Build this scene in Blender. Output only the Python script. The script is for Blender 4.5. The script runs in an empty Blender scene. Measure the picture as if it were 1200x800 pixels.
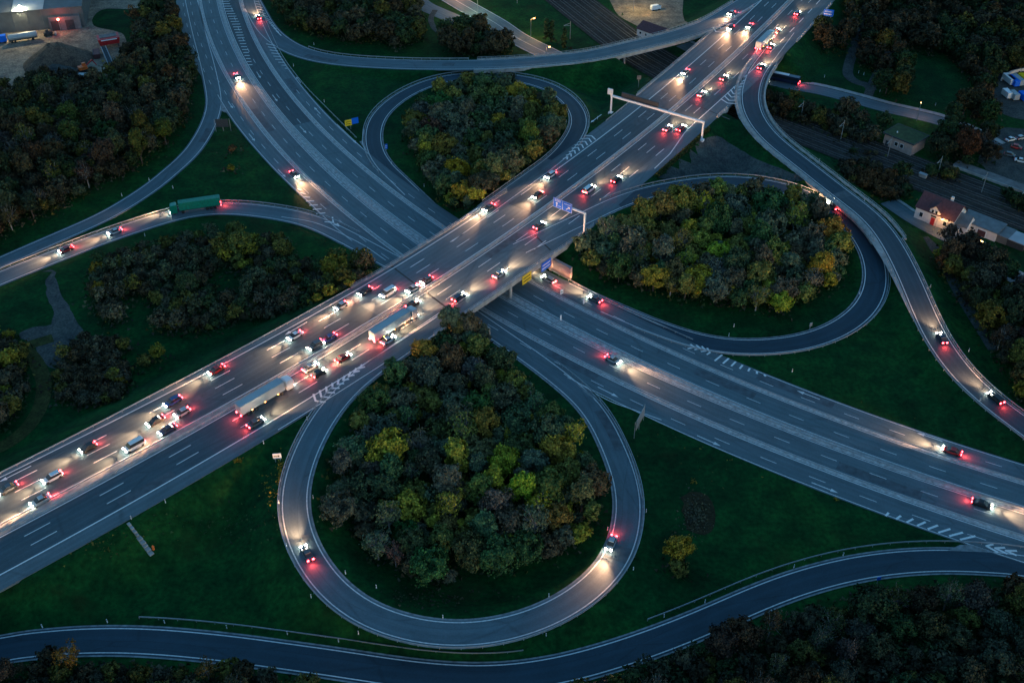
import bpy, bmesh, math, random
import numpy as np
from mathutils import Vector, Matrix
random.seed(7); rng = np.random.default_rng(11)
S = bpy.context.scene
COL = S.collection
R = math.radians
# ------------------------------------------------------------------ camera model (a drone 190 m above the lower road)
FPX, PITCH, CAMH = 1264.0, R(38.68), 190.0
def un(px, py, z=0.0):
    """the world point at height z that the photograph shows at px, py (1200 x 800)"""
    x = (px-600)/FPX; y = (py-400)/FPX
    dy = math.cos(PITCH)-y*math.sin(PITCH); dz = -math.sin(PITCH)-y*math.cos(PITCH)
    t = (CAMH-z)/-dz
    return np.array([x*t, dy*t])
def pr(p):
    d = (p[0], p[1], p[2]-CAMH)
    dep = d[1]*math.cos(PITCH)-d[2]*math.sin(PITCH); up = d[1]*math.sin(PITCH)+d[2]*math.cos(PITCH)
    return 600+FPX*d[0]/dep, 400-FPX*up/dep, dep
# ------------------------------------------------------------------ materials
def mat(name):
    m = bpy.data.materials.new(name); m.use_nodes = True
    nt = m.node_tree; b = nt.nodes['Principled BSDF']
    return m, nt, b
def nd(nt, t, **kw):
    n = nt.nodes.new(t)
    for k, v in kw.items():
        if k in n.inputs: n.inputs[k].default_value = v
        else: setattr(n, k, v)
    return n
def ramp(nt, fac, stops):
    r = nt.nodes.new('ShaderNodeValToRGB'); e = r.color_ramp.elements
    while len(e) < len(stops): e.new(0.5)
    for q, (p, c) in zip(e, stops):
        q.position = p; q.color = (*c, 1)
    nt.links.new(fac, r.inputs[0]); return r.outputs[0]
def mix(nt, fac, a, b, mode='MIX'):
    m = nt.nodes.new('ShaderNodeMix'); m.data_type = 'RGBA'; m.blend_type = mode
    for s, v in ((m.inputs[0], fac), (m.inputs[6], a), (m.inputs[7], b)):
        if hasattr(v, 'is_output'): nt.links.new(v, s)
        elif isinstance(v, (int, float)): s.default_value = v
        else: s.default_value = (*v, 1)
    return m.outputs[2]
def plain(name, col, rough=0.6, metal=0.0, var=0.25, scale=1.5, spec=0.5):
    m, nt, b = mat(name)
    tc = nd(nt, 'ShaderNodeTexCoord'); no = nd(nt, 'ShaderNodeTexNoise', Scale=scale, Detail=6.0)
    nt.links.new(tc.outputs['Object'], no.inputs['Vector'])
    c = ramp(nt, no.outputs['Fac'], [(0.3, tuple(v*(1-var) for v in col)), (0.7, tuple(min(1, v*(1+var)) for v in col))])
    nt.links.new(c, b.inputs['Base Color']); b.inputs['Roughness'].default_value = rough
    b.inputs['Metallic'].default_value = metal; b.inputs['Specular IOR Level'].default_value = spec
    return m
def emit(name, col, st):
    m, nt, b = mat(name)
    b.inputs['Base Color'].default_value = (*col, 1); b.inputs['Emission Color'].default_value = (*col, 1)
    b.inputs['Emission Strength'].default_value = st
    return m
def asphalt(name, a, b_, lane=3.45):
    m, nt, b = mat(name); L = nt.links.new
    uv = nd(nt, 'ShaderNodeUVMap', uv_map='road'); sep = nd(nt, 'ShaderNodeSeparateXYZ'); L(uv.outputs[0], sep.inputs[0])
    def noise(sx, sy, det=5.0):
        mp = nd(nt, 'ShaderNodeMapping'); mp.inputs['Scale'].default_value = (sx, sy, 1)
        L(uv.outputs[0], mp.inputs[0]); n = nd(nt, 'ShaderNodeTexNoise', Scale=1.0, Detail=det, Roughness=0.65)
        L(mp.outputs[0], n.inputs['Vector']); return n.outputs['Fac']
    n1 = noise(0.012, 0.9); n2 = noise(0.12, 0.2); n3 = noise(2.2, 2.2, 3.0)
    c = ramp(nt, n1, [(0.3, a), (0.7, b_)])
    c = mix(nt, 0.55, c, ramp(nt, n2, [(0.3, (0.62, 0.62, 0.62)), (0.68, (1.15, 1.15, 1.15))]), 'MULTIPLY')
    c = mix(nt, 0.6, c, ramp(nt, n3, [(0.25, (0.7, 0.7, 0.7)), (0.75, (1.15, 1.15, 1.15))]), 'MULTIPLY')
    # tyre tracks: two darker, smoother bands to a lane
    mm = nd(nt, 'ShaderNodeMath', operation='MULTIPLY'); L(sep.outputs[1], mm.inputs[0]); mm.inputs[1].default_value = 4*math.pi/lane
    si = nd(nt, 'ShaderNodeMath', operation='SINE'); L(mm.outputs[0], si.inputs[0])
    c = mix(nt, 0.5, c, ramp(nt, si.outputs[0], [(0.0, (0.8, 0.8, 0.8)), (0.9, (1.05, 1.05, 1.05))]), 'MULTIPLY')
    # thin sealed cracks running with the road and across it
    vo = nd(nt, 'ShaderNodeTexVoronoi', feature='DISTANCE_TO_EDGE', Scale=1.0)
    mp = nd(nt, 'ShaderNodeMapping'); mp.inputs['Scale'].default_value = (0.03, 0.16, 1); L(uv.outputs[0], mp.inputs[0]); L(mp.outputs[0], vo.inputs['Vector'])
    c = mix(nt, 0.5, c, ramp(nt, vo.outputs['Distance'], [(0.0, (0.55, 0.55, 0.55)), (0.018, (1, 1, 1))]), 'MULTIPLY')
    L(c, b.inputs['Base Color'])
    L(ramp(nt, n1, [(0.3, (0.55,)*3), (0.7, (0.8,)*3)]), b.inputs['Roughness'])
    b.inputs['Specular IOR Level'].default_value = 0.35
    return m
def ground_mat(name, stops, scales=(0.015, 0.12, 1.3), bump=0.4, patch=None):
    m, nt, b = mat(name); L = nt.links.new
    tc = nd(nt, 'ShaderNodeTexCoord')
    def noise(sc, det=6.0):
        n = nd(nt, 'ShaderNodeTexNoise', Scale=sc, Detail=det, Roughness=0.62); L(tc.outputs['Object'], n.inputs['Vector']); return n.outputs['Fac']
    a = noise(scales[0]); f = noise(scales[1]); g = noise(scales[2], 4.0)
    c = ramp(nt, a, stops)
    c = mix(nt, 0.8, c, ramp(nt, f, [(0.3, (0.5, 0.5, 0.55)), (0.7, (1.6, 1.5, 1.3))]), 'MULTIPLY')
    c = mix(nt, 0.7, c, ramp(nt, g, [(0.3, (0.35, 0.38, 0.42)), (0.7, (1.75, 1.65, 1.45))]), 'MULTIPLY')
    if patch:
        pn = noise(0.045, 8.0)
        c = mix(nt, ramp(nt, pn, [(0.58, (0, 0, 0)), (0.7, (0.75, 0.75, 0.75))]), c, patch)
    L(c, b.inputs['Base Color']); b.inputs['Roughness'].default_value = 0.9; b.inputs['Specular IOR Level'].default_value = 0.1
    bp = nd(nt, 'ShaderNodeBump', Strength=bump, Distance=0.3); L(g, bp.inputs['Height']); L(bp.outputs[0], b.inputs['Normal'])
    return m
def leaf_mat(name, source):
    m, nt, b = mat(name); L = nt.links.new
    if source == 'object':
        c0 = nd(nt, 'ShaderNodeObjectInfo').outputs['Color']
    else:
        c0 = nd(nt, 'ShaderNodeAttribute', attribute_name='leaf_tint').outputs['Color']
    g = nd(nt, 'ShaderNodeNewGeometry'); tc = nd(nt, 'ShaderNodeTexCoord')
    n = nd(nt, 'ShaderNodeTexNoise', Scale=0.55, Detail=3.0); L(tc.outputs['Object'], n.inputs['Vector'])
    c = mix(nt, 1.0, c0, ramp(nt, g.outputs['Random Per Island'], [(0, (0.45, 0.5, 0.5)), (0.6, (1, 1, 1)), (1, (1.6, 1.6, 1.3))]), 'MULTIPLY')
    c = mix(nt, 0.8, c, ramp(nt, n.outputs['Fac'], [(0.3, (0.55, 0.6, 0.7)), (0.7, (1.4, 1.4, 1.15))]), 'MULTIPLY')
    L(c, b.inputs['Base Color']); b.inputs['Roughness'].default_value = 0.75; b.inputs['Specular IOR Level'].default_value = 0.15
    return m
M = {}
M['asphalt'] = asphalt('worn_asphalt', (0.10, 0.142, 0.165), (0.145, 0.19, 0.215))
M['dark_asphalt'] = asphalt('new_dark_asphalt', (0.05, 0.073, 0.092), (0.072, 0.096, 0.118))
M['ramp_asphalt'] = asphalt('ramp_asphalt', (0.096, 0.138, 0.165), (0.138, 0.186, 0.215), 5.0)
M['ramp_dark'] = asphalt('ramp_dark_asphalt', (0.026, 0.05, 0.074), (0.038, 0.066, 0.094), 5.0)
M['strip'] = plain('pale_gravel_strip', (0.42, 0.44, 0.45), 0.85, var=0.4, scale=0.9)
M['lane_asphalt'] = asphalt('lane_asphalt', (0.052, 0.086, 0.108), (0.082, 0.119, 0.142))
M['patch'] = plain('patched_tarmac', (0.075, 0.095, 0.112), 0.8, var=0.3, scale=0.6)
M['verge'] = plain('verge_kerb', (0.22, 0.24, 0.25), 0.85, var=0.4, scale=0.8)
M['concrete'] = plain('concrete', (0.34, 0.34, 0.33), 0.85, var=0.3, scale=0.5)
M['concrete_dark'] = plain('dark_stained_concrete', (0.15, 0.15, 0.15), 0.85, var=0.35, scale=0.5)
M['paint'] = plain('white_road_paint', (0.78, 0.79, 0.78), 0.6, var=0.12, scale=3)
M['worn_paint'] = plain('worn_road_paint', (0.66, 0.67, 0.67), 0.7, var=0.22, scale=2)
M['steel'] = plain('galvanised_steel', (0.42, 0.44, 0.46), 0.45, 0.6, var=0.15, scale=1)
M['rail_steel'] = plain('worn_rail_steel', (0.17, 0.16, 0.155), 0.5, 0.3, var=0.3)
M['white_steel'] = plain('white_painted_steel', (0.74, 0.79, 0.84), 0.4, var=0.06, scale=2)
M['dark_steel'] = plain('dark_steel', (0.035, 0.042, 0.05), 0.6, 0.0)
M['grass'] = ground_mat('grass', [(0.3, (0.005, 0.029, 0.009)), (0.5, (0.008, 0.046, 0.012)), (0.7, (0.017, 0.064, 0.013))], patch=(0.022, 0.036, 0.010), scales=(0.02, 0.16, 0.8))
M['lawn'] = ground_mat('meadow_grass', [(0.3, (0.008, 0.036, 0.012)), (0.7, (0.013, 0.052, 0.015))])
M['scrub'] = ground_mat('scrub_floor', [(0.3, (0.02, 0.022, 0.012)), (0.7, (0.04, 0.035, 0.02))], (0.05, 0.3, 1.5), 0.8)
M['yard'] = ground_mat('sandy_yard', [(0.3, (0.17, 0.15, 0.125)), (0.7, (0.26, 0.225, 0.19))], (0.05, 0.2, 1.2), 0.3)
M['track_earth'] = ground_mat('gravel_track', [(0.3, (0.045, 0.055, 0.06)), (0.7, (0.085, 0.095, 0.10))], (0.04, 0.25, 1.5), 0.4)
M['olive_track'] = ground_mat('trodden_grass', [(0.3, (0.03, 0.045, 0.016)), (0.7, (0.055, 0.06, 0.022))], (0.05, 0.25, 1.5), 0.4)
M['ballast'] = ground_mat('rail_ballast', [(0.3, (0.03, 0.03, 0.032)), (0.7, (0.055, 0.052, 0.05))], (0.05, 0.4, 2.0), 0.5)
M['leaf'] = leaf_mat('leaf', 'object'); M['leaf_far'] = leaf_mat('leaf_far', 'attr')
M['bark'] = plain('bark', (0.07, 0.055, 0.045), 0.9, var=0.4, scale=2)
M['pale_bark'] = plain('pale_bark', (0.30, 0.28, 0.26), 0.9, var=0.4, scale=2)
M['glass'] = plain('dark_window_glass', (0.02, 0.025, 0.03), 0.08, var=0.05)
M['rubber'] = plain('tyre_rubber', (0.02, 0.02, 0.02), 0.8)
M['blue_sign'] = plain('blue_sign_sheet', (0.003, 0.13, 0.72), 0.6, var=0.05)
M['yellow_sign'] = plain('yellow_sign_sheet', (0.85, 0.62, 0.02), 0.35, var=0.05)
M['white_sign'] = plain('white_sign_sheet', (0.8, 0.82, 0.84), 0.35, var=0.05)
M['black'] = plain('black_paint', (0.015, 0.015, 0.015), 0.5)
M['red'] = plain('red_paint', (0.45, 0.02, 0.025), 0.5)
M['plaster'] = plain('white_plaster', (0.72, 0.68, 0.66), 0.8, var=0.1, scale=0.8)
M['pink_plaster'] = plain('rosy_plaster', (0.40, 0.29, 0.26), 0.8, var=0.15, scale=0.8)
M['maroon'] = plain('maroon_tiles', (0.09, 0.035, 0.04), 0.7, var=0.3, scale=1.5)
M['grey_roof'] = plain('grey_sheet_roof', (0.13, 0.15, 0.16), 0.6, var=0.25, scale=0.6)
M['shed_grey'] = plain('grey_cladding', (0.11, 0.12, 0.125), 0.6, var=0.2, scale=0.3)
M['pale_sheet'] = plain('pale_roof_sheet', (0.34, 0.38, 0.41), 0.5, var=0.12, scale=0.3)
M['green_roof'] = plain('mossy_roof', (0.035, 0.06, 0.02), 0.95, var=0.4, scale=0.7)
M['mound'] = ground_mat('heaped_gravel', [(0.3, (0.075, 0.06, 0.05)), (0.7, (0.125, 0.10, 0.085))], (0.1, 0.5, 2.0), 0.8)
M['mound_dark'] = ground_mat('heaped_slate', [(0.3, (0.05, 0.055, 0.06)), (0.7, (0.09, 0.095, 0.1))], (0.1, 0.5, 2.0), 0.8)
M['green_box'] = plain('green_tarpaulin', (0.02, 0.2, 0.12), 0.5)
M['orange'] = plain('orange_paint', (0.75, 0.16, 0.03), 0.5)
M['fallen'] = plain('yellow_leaves', (0.4, 0.25, 0.02), 0.8)
M['head'] = emit('headlight_lens', (1.0, 0.86, 0.68), 26.0)
M['tail'] = emit('taillight_lens', (1.0, 0.02, 0.03), 14.0)
M['amber'] = emit('amber_marker_lens', (1.0, 0.32, 0.05), 10.0)
M['lamp_warm'] = emit('sodium_lamp', (1.0, 0.42, 0.10), 6.0)
M['lamp_white'] = emit('white_floodlight', (1.0, 0.85, 0.65), 30.0)
M['lamp_red'] = emit('red_signal_lamp', (1.0, 0.08, 0.05), 25.0)
m, nt, b = mat('car_paint'); oi = nd(nt, 'ShaderNodeObjectInfo'); nt.links.new(oi.outputs['Color'], b.inputs['Base Color'])
b.inputs['Roughness'].default_value = 0.3; b.inputs['Metallic'].default_value = 0.2; b.inputs['Coat Weight'].default_value = 0.4
M['car_paint'] = m
# ------------------------------------------------------------------ mesh building
class MB:
    def __init__(s): s.v = []; s.f = []; s.mi = []; s.uv = None
    def add(s, v, f, mi=0):
        o = len(s.v); s.v += [tuple(map(float, q)) for q in v]; s.f += [tuple(o+i for i in q) for q in f]; s.mi += [mi]*len(f)
    def box(s, c, d, rz=0.0, mi=0, taper=1.0):
        hx, hy, hz = d[0]/2, d[1]/2, d[2]/2; cs, sn = math.cos(rz), math.sin(rz); v = []
        for z, t in ((-hz, 1), (hz, taper)):
            for x, y in ((-hx, -hy), (hx, -hy), (hx, hy), (-hx, hy)):
                v.append((c[0]+cs*x*t-sn*y*t, c[1]+sn*x*t+cs*y*t, c[2]+z))
        s.add(v, [(3, 2, 1, 0), (4, 5, 6, 7), (0, 1, 5, 4), (1, 2, 6, 5), (2, 3, 7, 6), (3, 0, 4, 7)], mi)
    def tube(s, a, b, r0, r1=None, n=8, mi=0):
        r1 = r0 if r1 is None else r1; a = Vector(a); b = Vector(b); d = (b-a).normalized()
        u = d.cross(Vector((0, 0, 1)) if abs(d.z) < 0.9 else Vector((1, 0, 0))).normalized(); w = d.cross(u); v = []
        for p, r in ((a, r0), (b, r1)):
            for k in range(n):
                t = 2*math.pi*k/n; v.append(p+(u*math.cos(t)+w*math.sin(t))*r)
        f = [(k, (k+1) % n, n+(k+1) % n, n+k) for k in range(n)]+[tuple(range(n-1, -1, -1)), tuple(range(n, 2*n))]
        s.add(v, f, mi)
    def prism(s, pts, z0, z1, mi=0):
        n = len(pts); v = [(p[0], p[1], z0) for p in pts]+[(p[0], p[1], z1) for p in pts]
        s.add(v, [tuple(range(n-1, -1, -1)), tuple(range(n, 2*n))]+[(k, (k+1) % n, n+(k+1) % n, n+k) for k in range(n)], mi)
    def mesh(s, name, mats, smooth=False):
        me = bpy.data.meshes.new(name); me.from_pydata(s.v, [], s.f)
        for m_ in (mats if isinstance(mats, (list, tuple)) else [mats]): me.materials.append(m_)
        if max(s.mi or [0]) > 0: me.polygons.foreach_set('material_index', s.mi)
        if smooth: me.polygons.foreach_set('use_smooth', [True]*len(s.f))
        me.update(); return me
    def build(s, name, mats, parent=None, loc=None, rz=0.0, smooth=False, bevel=0.0):
        me = s.mesh(name, mats, smooth)
        if bevel:
            bm = bmesh.new(); bm.from_mesh(me)
            bmesh.ops.bevel(bm, geom=bm.edges[:], offset=bevel, segments=2, affect='EDGES', clamp_overlap=True)
            bm.to_mesh(me); bm.free()
        return link(name, me, parent, loc, rz)
def link(name, me, parent=None, loc=None, rz=0.0):
    o = bpy.data.objects.new(name, me); COL.objects.link(o)
    if parent: o.parent = parent
    if loc is not None: o.location = loc
    o.rotation_euler = (0, 0, rz); return o
def tag(o, label=None, cat=None, group=None, kind=None):
    for k, v in (('label', label), ('category', cat), ('group', group), ('kind', kind)):
        if v: o[k] = v
    return o
def thing(name, label, cat, loc=(0, 0, 0), rz=0.0, group=None):
    return tag(link(name, None, None, loc, rz), label, cat, group)
def copy_tree(o, parent=None):
    c = o.copy(); COL.objects.link(c); c.parent = parent
    for ch in list(o.children): copy_tree(ch, c)
    return c
def struct(o): return tag(o, kind='structure')
ORD = ['first', 'second', 'third', 'fourth', 'fifth', 'sixth', 'seventh', 'eighth', 'ninth', 'tenth', 'eleventh', 'twelfth', 'thirteenth', 'fourteenth',
       'fifteenth', 'sixteenth', 'seventeenth', 'eighteenth', 'nineteenth', 'twentieth', 'twenty-first', 'twenty-second', 'twenty-third', 'twenty-fourth']
# ------------------------------------------------------------------ roads as centre lines with heights
def spline(P, n=24):
    P = [np.array(p, float) for p in P]; Q = [2*P[0]-P[1]]+P+[2*P[-1]-P[-2]]; out = []
    for i in range(1, len(Q)-2):
        p0, p1, p2, p3 = Q[i-1:i+3]
        for k in range(n):
            t = k/n; out.append(.5*((2*p1)+(p2-p0)*t+(2*p0-5*p1+4*p2-p3)*t*t+(3*p1-p0-3*p2+p3)*t**3))
    out.append(P[-1]); return np.array(out)
def resample(P, step=1.0):
    P = np.asarray(P); d = np.linalg.norm(np.diff(P[:, :2], axis=0), axis=1); s = np.concatenate([[0], np.cumsum(d)])
    n = max(2, int(s[-1]/step)+1); t = np.linspace(0, s[-1], n)
    return np.stack([np.interp(t, s, P[:, k]) for k in range(P.shape[1])], 1)
class Road:
    def __init__(s, pts, z, s0=0.0):
        s.p = np.asarray(pts); d = np.linalg.norm(np.diff(s.p, axis=0), axis=1); s.s = np.concatenate([[0], np.cumsum(d)])+s0
        t = np.gradient(s.p, axis=0); s.t = t/np.linalg.norm(t, axis=1)[:, None]
        s.z = np.full(len(s.p), float(z)) if np.isscalar(z) else np.interp(s.s, *z)
        s.w = 3.4
    def at(s, q, off=0.0):
        x = np.interp(q, s.s, s.p[:, 0]); y = np.interp(q, s.s, s.p[:, 1]); tx = np.interp(q, s.s, s.t[:, 0]); ty = np.interp(q, s.s, s.t[:, 1])
        return np.array([x-ty*off, y+tx*off, np.interp(q, s.s, s.z)])
    def ang(s, q): return math.atan2(np.interp(q, s.s, s.t[:, 1]), np.interp(q, s.s, s.t[:, 0]))
    def find(s, p):
        d = np.linalg.norm(s.p-np.asarray(p)[:2], axis=1); i = int(d.argmin()); q = np.asarray(p)[:2]-s.p[i]; t = s.t[i]
        return s.s[i]+t@q, t[0]*q[1]-t[1]*q[0]
def fn(v): return v if callable(v) else (lambda q: v)
def lerp(*pts):
    xs = [p[0] for p in pts]; ys = [p[1] for p in pts]
    return lambda q: float(np.interp(q, xs, ys))
def ribbon(mb, rd, a, b, s0, s1, dz=0.0, step=2.0, skirt=0.0, uv=None):
    """a strip between the offsets a and b (left positive) from s0 to s1, riding dz above the road's height"""
    a, b = fn(a), fn(b); n = max(2, int(abs(s1-s0)/step)+1); qs = np.linspace(s0, s1, n); v = []; f = []
    for q in qs:
        A = rd.at(q, a(q)); B = rd.at(q, b(q)); v += [(A[0], A[1], A[2]+dz), (B[0], B[1], B[2]+dz)]
    f = [(2*k, 2*k+1, 2*k+3, 2*k+2) for k in range(n-1)]
    mb.add(v, f)
    if uv is not None:
        for q in qs: uv += [(q, a(q)), (q, b(q))]
    if skirt:
        for side in (0, 1):
            w = []
            for k in range(n):
                p = v[2*k+side]; w += [p, (p[0], p[1], p[2]-skirt)]
            mb.add(w, [(2*k, 2*k+1, 2*k+3, 2*k+2) if side else (2*k, 2*k+2, 2*k+3, 2*k+1) for k in range(n-1)])
            if uv is not None:
                for q in qs: uv += [(q, (a, b)[side](q))]*2
def road_mesh(name, rd, a, b, s0, s1, material, dz=0.0, step=2.0, skirt=0.3):
    mb = MB(); uv = []; ribbon(mb, rd, a, b, s0, s1, dz, step, skirt, uv)
    me = mb.mesh(name, material); l = me.uv_layers.new(name='road'); vi = np.empty(len(me.loops), np.int32); me.loops.foreach_get('vertex_index', vi)
    l.data.foreach_set('uv', np.array(uv, np.float32)[vi].ravel())
    return struct(link(name, me))
def dashes(mb, rd, off, s0, s1, on, cyc, ph=0.0, w=0.2, dz=0.02):
    off = fn(off); k = math.ceil((s0-ph)/cyc)
    while ph+k*cyc+on <= s1:
        q = ph+k*cyc; ribbon(mb, rd, lambda u: off(u)+w/2, lambda u: off(u)-w/2, q, q+on, dz, 2.0); k += 1
def line(mb, rd, off, s0, s1, w=0.28, dz=0.02):
    off = fn(off); ribbon(mb, rd, lambda u: off(u)+w/2, lambda u: off(u)-w/2, s0, s1, dz, 2.0)
def stroke(mb, pts, w, z):
    for p, q in zip(pts[:-1], pts[1:]):
        p = np.asarray(p, float)[:2]; q = np.asarray(q, float)[:2]; d = q-p; d /= np.linalg.norm(d); n = np.array([-d[1], d[0]])*w/2
        e = d*w*0.25
        mb.add([(*(p-n-e), z), (*(q-n+e), z), (*(q+n+e), z), (*(p+n-e), z)], [(0, 1, 2, 3)]); z += 0.0015
def poly(pp, t):
    pp = np.asarray(pp, float); d = np.concatenate([[0], np.cumsum(np.linalg.norm(np.diff(pp, axis=0), axis=1))]); t = np.clip(t, -0.3, 1.3)*d[-1]
    return np.array([np.interp(t, d, pp[:, k]) for k in range(2)])
def ladder(mb, A, B, n, z, skew=0.0, w=0.5, t0=0.0, t1=1.0):
    A = [un(*p, z) for p in A]; B = [un(*p, z) for p in B]
    for k in range(n):
        t = t0+(t1-t0)*(k+0.5)/n; stroke(mb, [poly(A, t), poly(B, t+skew)], w, z+0.03)
def chevrons(mb, A, B, n, z, apex=0.12, w=0.5, t0=0.0, t1=1.0):
    """A and B run from the narrow end to the wide end; the points of the chevrons look towards the wide end"""
    A = [un(*p, z) for p in A]; B = [un(*p, z) for p in B]
    for k in range(n):
        t = t0+(t1-t0)*(k+0.5)/n; a = poly(A, t); b = poly(B, t); m_ = (poly(A, min(1.25, t+apex))+poly(B, min(1.25, t+apex)))/2
        stroke(mb, [a, m_, b], w, z+0.03)
def smooth1(P, k):
    if k < 2: return P
    Q = np.concatenate([np.repeat(P[:1], k, 0), P, np.repeat(P[-1:], k, 0)]); ker = np.ones(2*k+1)/(2*k+1)
    out = np.stack([np.convolve(Q[:, j], ker, 'valid') for j in range(P.shape[1])], 1)
    n = len(P); f = np.minimum(np.arange(n), n-1-np.arange(n))/max(k, 1); f = np.clip(f, 0, 1)[:, None]
    return out*f+P*(1-f)
def ramp_road(left, right, zf, ext0=0.0, ext1=0.0, sm=8):
    """a ramp traced by its two edges; zf(t) is its height at the fraction t of its length"""
    def edge(E):
        E = np.array(E, float); d = np.concatenate([[0], np.cumsum(np.linalg.norm(np.diff(E, axis=0), axis=1))]); d /= d[-1]
        return resample(spline([un(x, y, zf(t)) for (x, y), t in zip(E, d)]), 1.0)
    A, B = edge(left), edge(right); C = []; W = []
    for a in A:
        dd = np.linalg.norm(B-a, axis=1); i = int(dd.argmin())
        if 0 < i < len(B)-1: C.append((a+B[i])/2); W.append(dd[i])
    C = resample(smooth1(resample(np.array(C), 1.0), sm), 1.0)
    if ext0: C = np.concatenate([[C[0]-(C[3]-C[0])/np.linalg.norm(C[3]-C[0])*q for q in np.arange(ext0, 0.5, -1.0)], C])
    if ext1: C = np.concatenate([C, [C[-1]+(C[-1]-C[-4])/np.linalg.norm(C[-1]-C[-4])*q for q in np.arange(1.0, ext1, 1.0)]])
    r = Road(C, 0.0); tt = (r.s-ext0)/max(1e-6, r.s[-1]-ext0-ext1); r.z = np.array([zf(min(1, max(0, t))) for t in tt])
    r.w = float(np.median(W))/2; return r
ZO = 6.6                                                            # height of the flyover above the lower road
def sm(t, a, b):
    t = min(1, max(0, (t-a)/(b-a))); return t*t*(3-2*t)
# --- the flyover: its axis is the lane line of the carriageway that leads away to the upper right
c0 = np.array([-12.56118178, 261.53255301]); ca = R(49.5); cu = np.array([math.cos(ca), math.sin(ca)]); cv = np.array([-cu[1], cu[0]])
co = [-2.48836918e-07, 4.55257134e-04, 1.83659941e-02, -3.63867142]
def axis_pt(q):
    w = np.polyval(co, q) if q < 190 else np.polyval(co, 190)+(q-190)*np.polyval(np.polyder(co), 190)+0.00020*(q-190)**2+0.00000*(q-190)
    return c0+cu*q+cv*w
s_first = float((un(36.25, 638.75, ZO)-c0)@cu)
FO = Road(resample(np.array([axis_pt(q) for q in np.arange(-310, 420, 2.0)]), 1.0), ZO)
FO.s -= FO.find(un(36.25, 638.75, ZO))[0]
shL = lerp((-200, 2.45), (0, 2.45), (20, 2.3), (94, .7), (130, .1), (160, 0), (255, 0), (310, .3), (366, .2), (500, .2))
# --- the lower road, a parabola in plan
d0 = np.array([21.24328033, 254.7917601]); du = np.array([0.7343325, -0.67878994]); dv = np.array([-du[1], du[0]])
po = [9.53321495e-10, 1.72123699e-07, 1.05912401e-03, 1.32147011e-02, -6.91415663]
LR = Road(resample(np.array([d0+du*q+dv*np.polyval(po, q) for q in np.arange(-290, 260, 2.0)]), 1.0), 0.0)
LR.s -= LR.find(un(377.8, 170.9))[0]
# --- ramps traced along their edge lines
BLOOP = ramp_road(
    [(447,417),(418,435),(390,457),(370,480),(353,507),(343,534),(333,561),(329,584),(330,607),(335,634),(347,661),(370,694),(400,720),(433,738),(467,749),(500,755),(533,758),(567,756),(600,749),(633,738),(667,723),(700,701),(727,674),(743,641),(750,607),(748,574),(740,547),(720,497),(700,467),(667,442),(640,420),(610,398)],
    [(480,407),(447,432),(420,457),(400,484),(380,514),(370,534),(362,557),(358,577),(360,601),(367,627),(380,651),(400,676),(417,694),(450,712),(483,724),(517,730),(550,731),(583,728),(617,720),(650,706),(683,682),(707,657),(720,627),(724,594),(722,567),(710,534),(697,507),(677,477),(647,447),(607,419),(575,398)],
    lambda t: ZO*(1-sm(t, 0.10, 0.86)), ext0=35, ext1=30)
ULOOP = ramp_road(
    [(455,205),(440,192),(429,172),(430,147),(443,127),(467,108),(500,93),(533,86),(567,84),(600,86),(630,92),(657,103),(677,120),(687,137),(687,150),(678,166),(660,186),(640,200),(612,219)],
    [(497,230),(472,210),(453,187),(446,163),(450,140),(467,123),(493,108),(527,97),(567,93),(600,95),(630,100),(653,112),(667,127),(671,143),(663,163),(647,183),(620,204),(587,229),(560,247)],
    lambda t: ZO*sm(t, 0.12, 0.86), ext0=45, ext1=40)
RLOOP = ramp_road(
    [(700,242),(722,232),(745,224),(767,218),(800,212),(833,208),(867,208),(900,212),(923,217),(945,224),(967,233),(987,244),(1007,259),(1021,275),(1031,291),(1039,314),(1039,337),(1030,360),(1007,382),(977,399),(943,409),(900,414),(857,414),(833,412),(800,403),(770,393),(735,378)],
    [(687,265),(713,248),(750,233),(800,223),(833,218),(860,217),(890,219),(915,224),(940,233),(962,245),(980,258),(994,272),(1004,285),(1013,304),(1015,324),(1008,347),(990,367),(963,382),(933,392),(900,398),(867,399),(833,395),(800,386),(760,372),(720,354)],
    lambda t: ZO*(1-sm(t, 0.10, 0.80)), ext0=35, ext1=45)
RRAMP = ramp_road(
    [(893,67),(876,92),(868,115),(871,135),(880,150),(892,163),(916,181),(940,199),(964,217),(988,235),(1012,252),(1026,268),(1040,292),(1053,320),(1067,350),(1083,384),(1103,420),(1130,454),(1160,480),(1200,510)],
    [(907,66),(893,85),(889,105),(893,128),(904,147),(919,165),(940,183),(964,201),(988,219),(1015,237),(1036,255),(1057,280),(1080,320),(1093,354),(1107,387),(1127,417),(1153,447),(1183,474),(1200,487)],
    lambda t: ZO-4.6*sm(t, 0.38, 1.0), ext0=30, ext1=90)
BRAMP = ramp_road(
    [(0,749),(33,741),(83,736),(133,735),(183,736),(233,741),(283,747),(333,754),(400,762),(450,771),(500,777),(550,780),(600,778),(650,772),(700,761),(750,744),(800,724),(850,701),(900,677),(950,661),(1000,651),(1050,646),(1100,644),(1167,647),(1200,652)],
    [(0,774),(50,768),(100,765),(150,765),(200,768),(250,772),(300,778),(350,786),(400,793),(460,802),(520,809),(570,811),(620,807),(650,801),(700,787),(750,771),(800,754),(850,734),(900,714),(950,697),(1000,682),(1050,672),(1100,668),(1167,670),(1200,674)],
    lambda t: 0.0, ext0=80, ext1=60)
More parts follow.
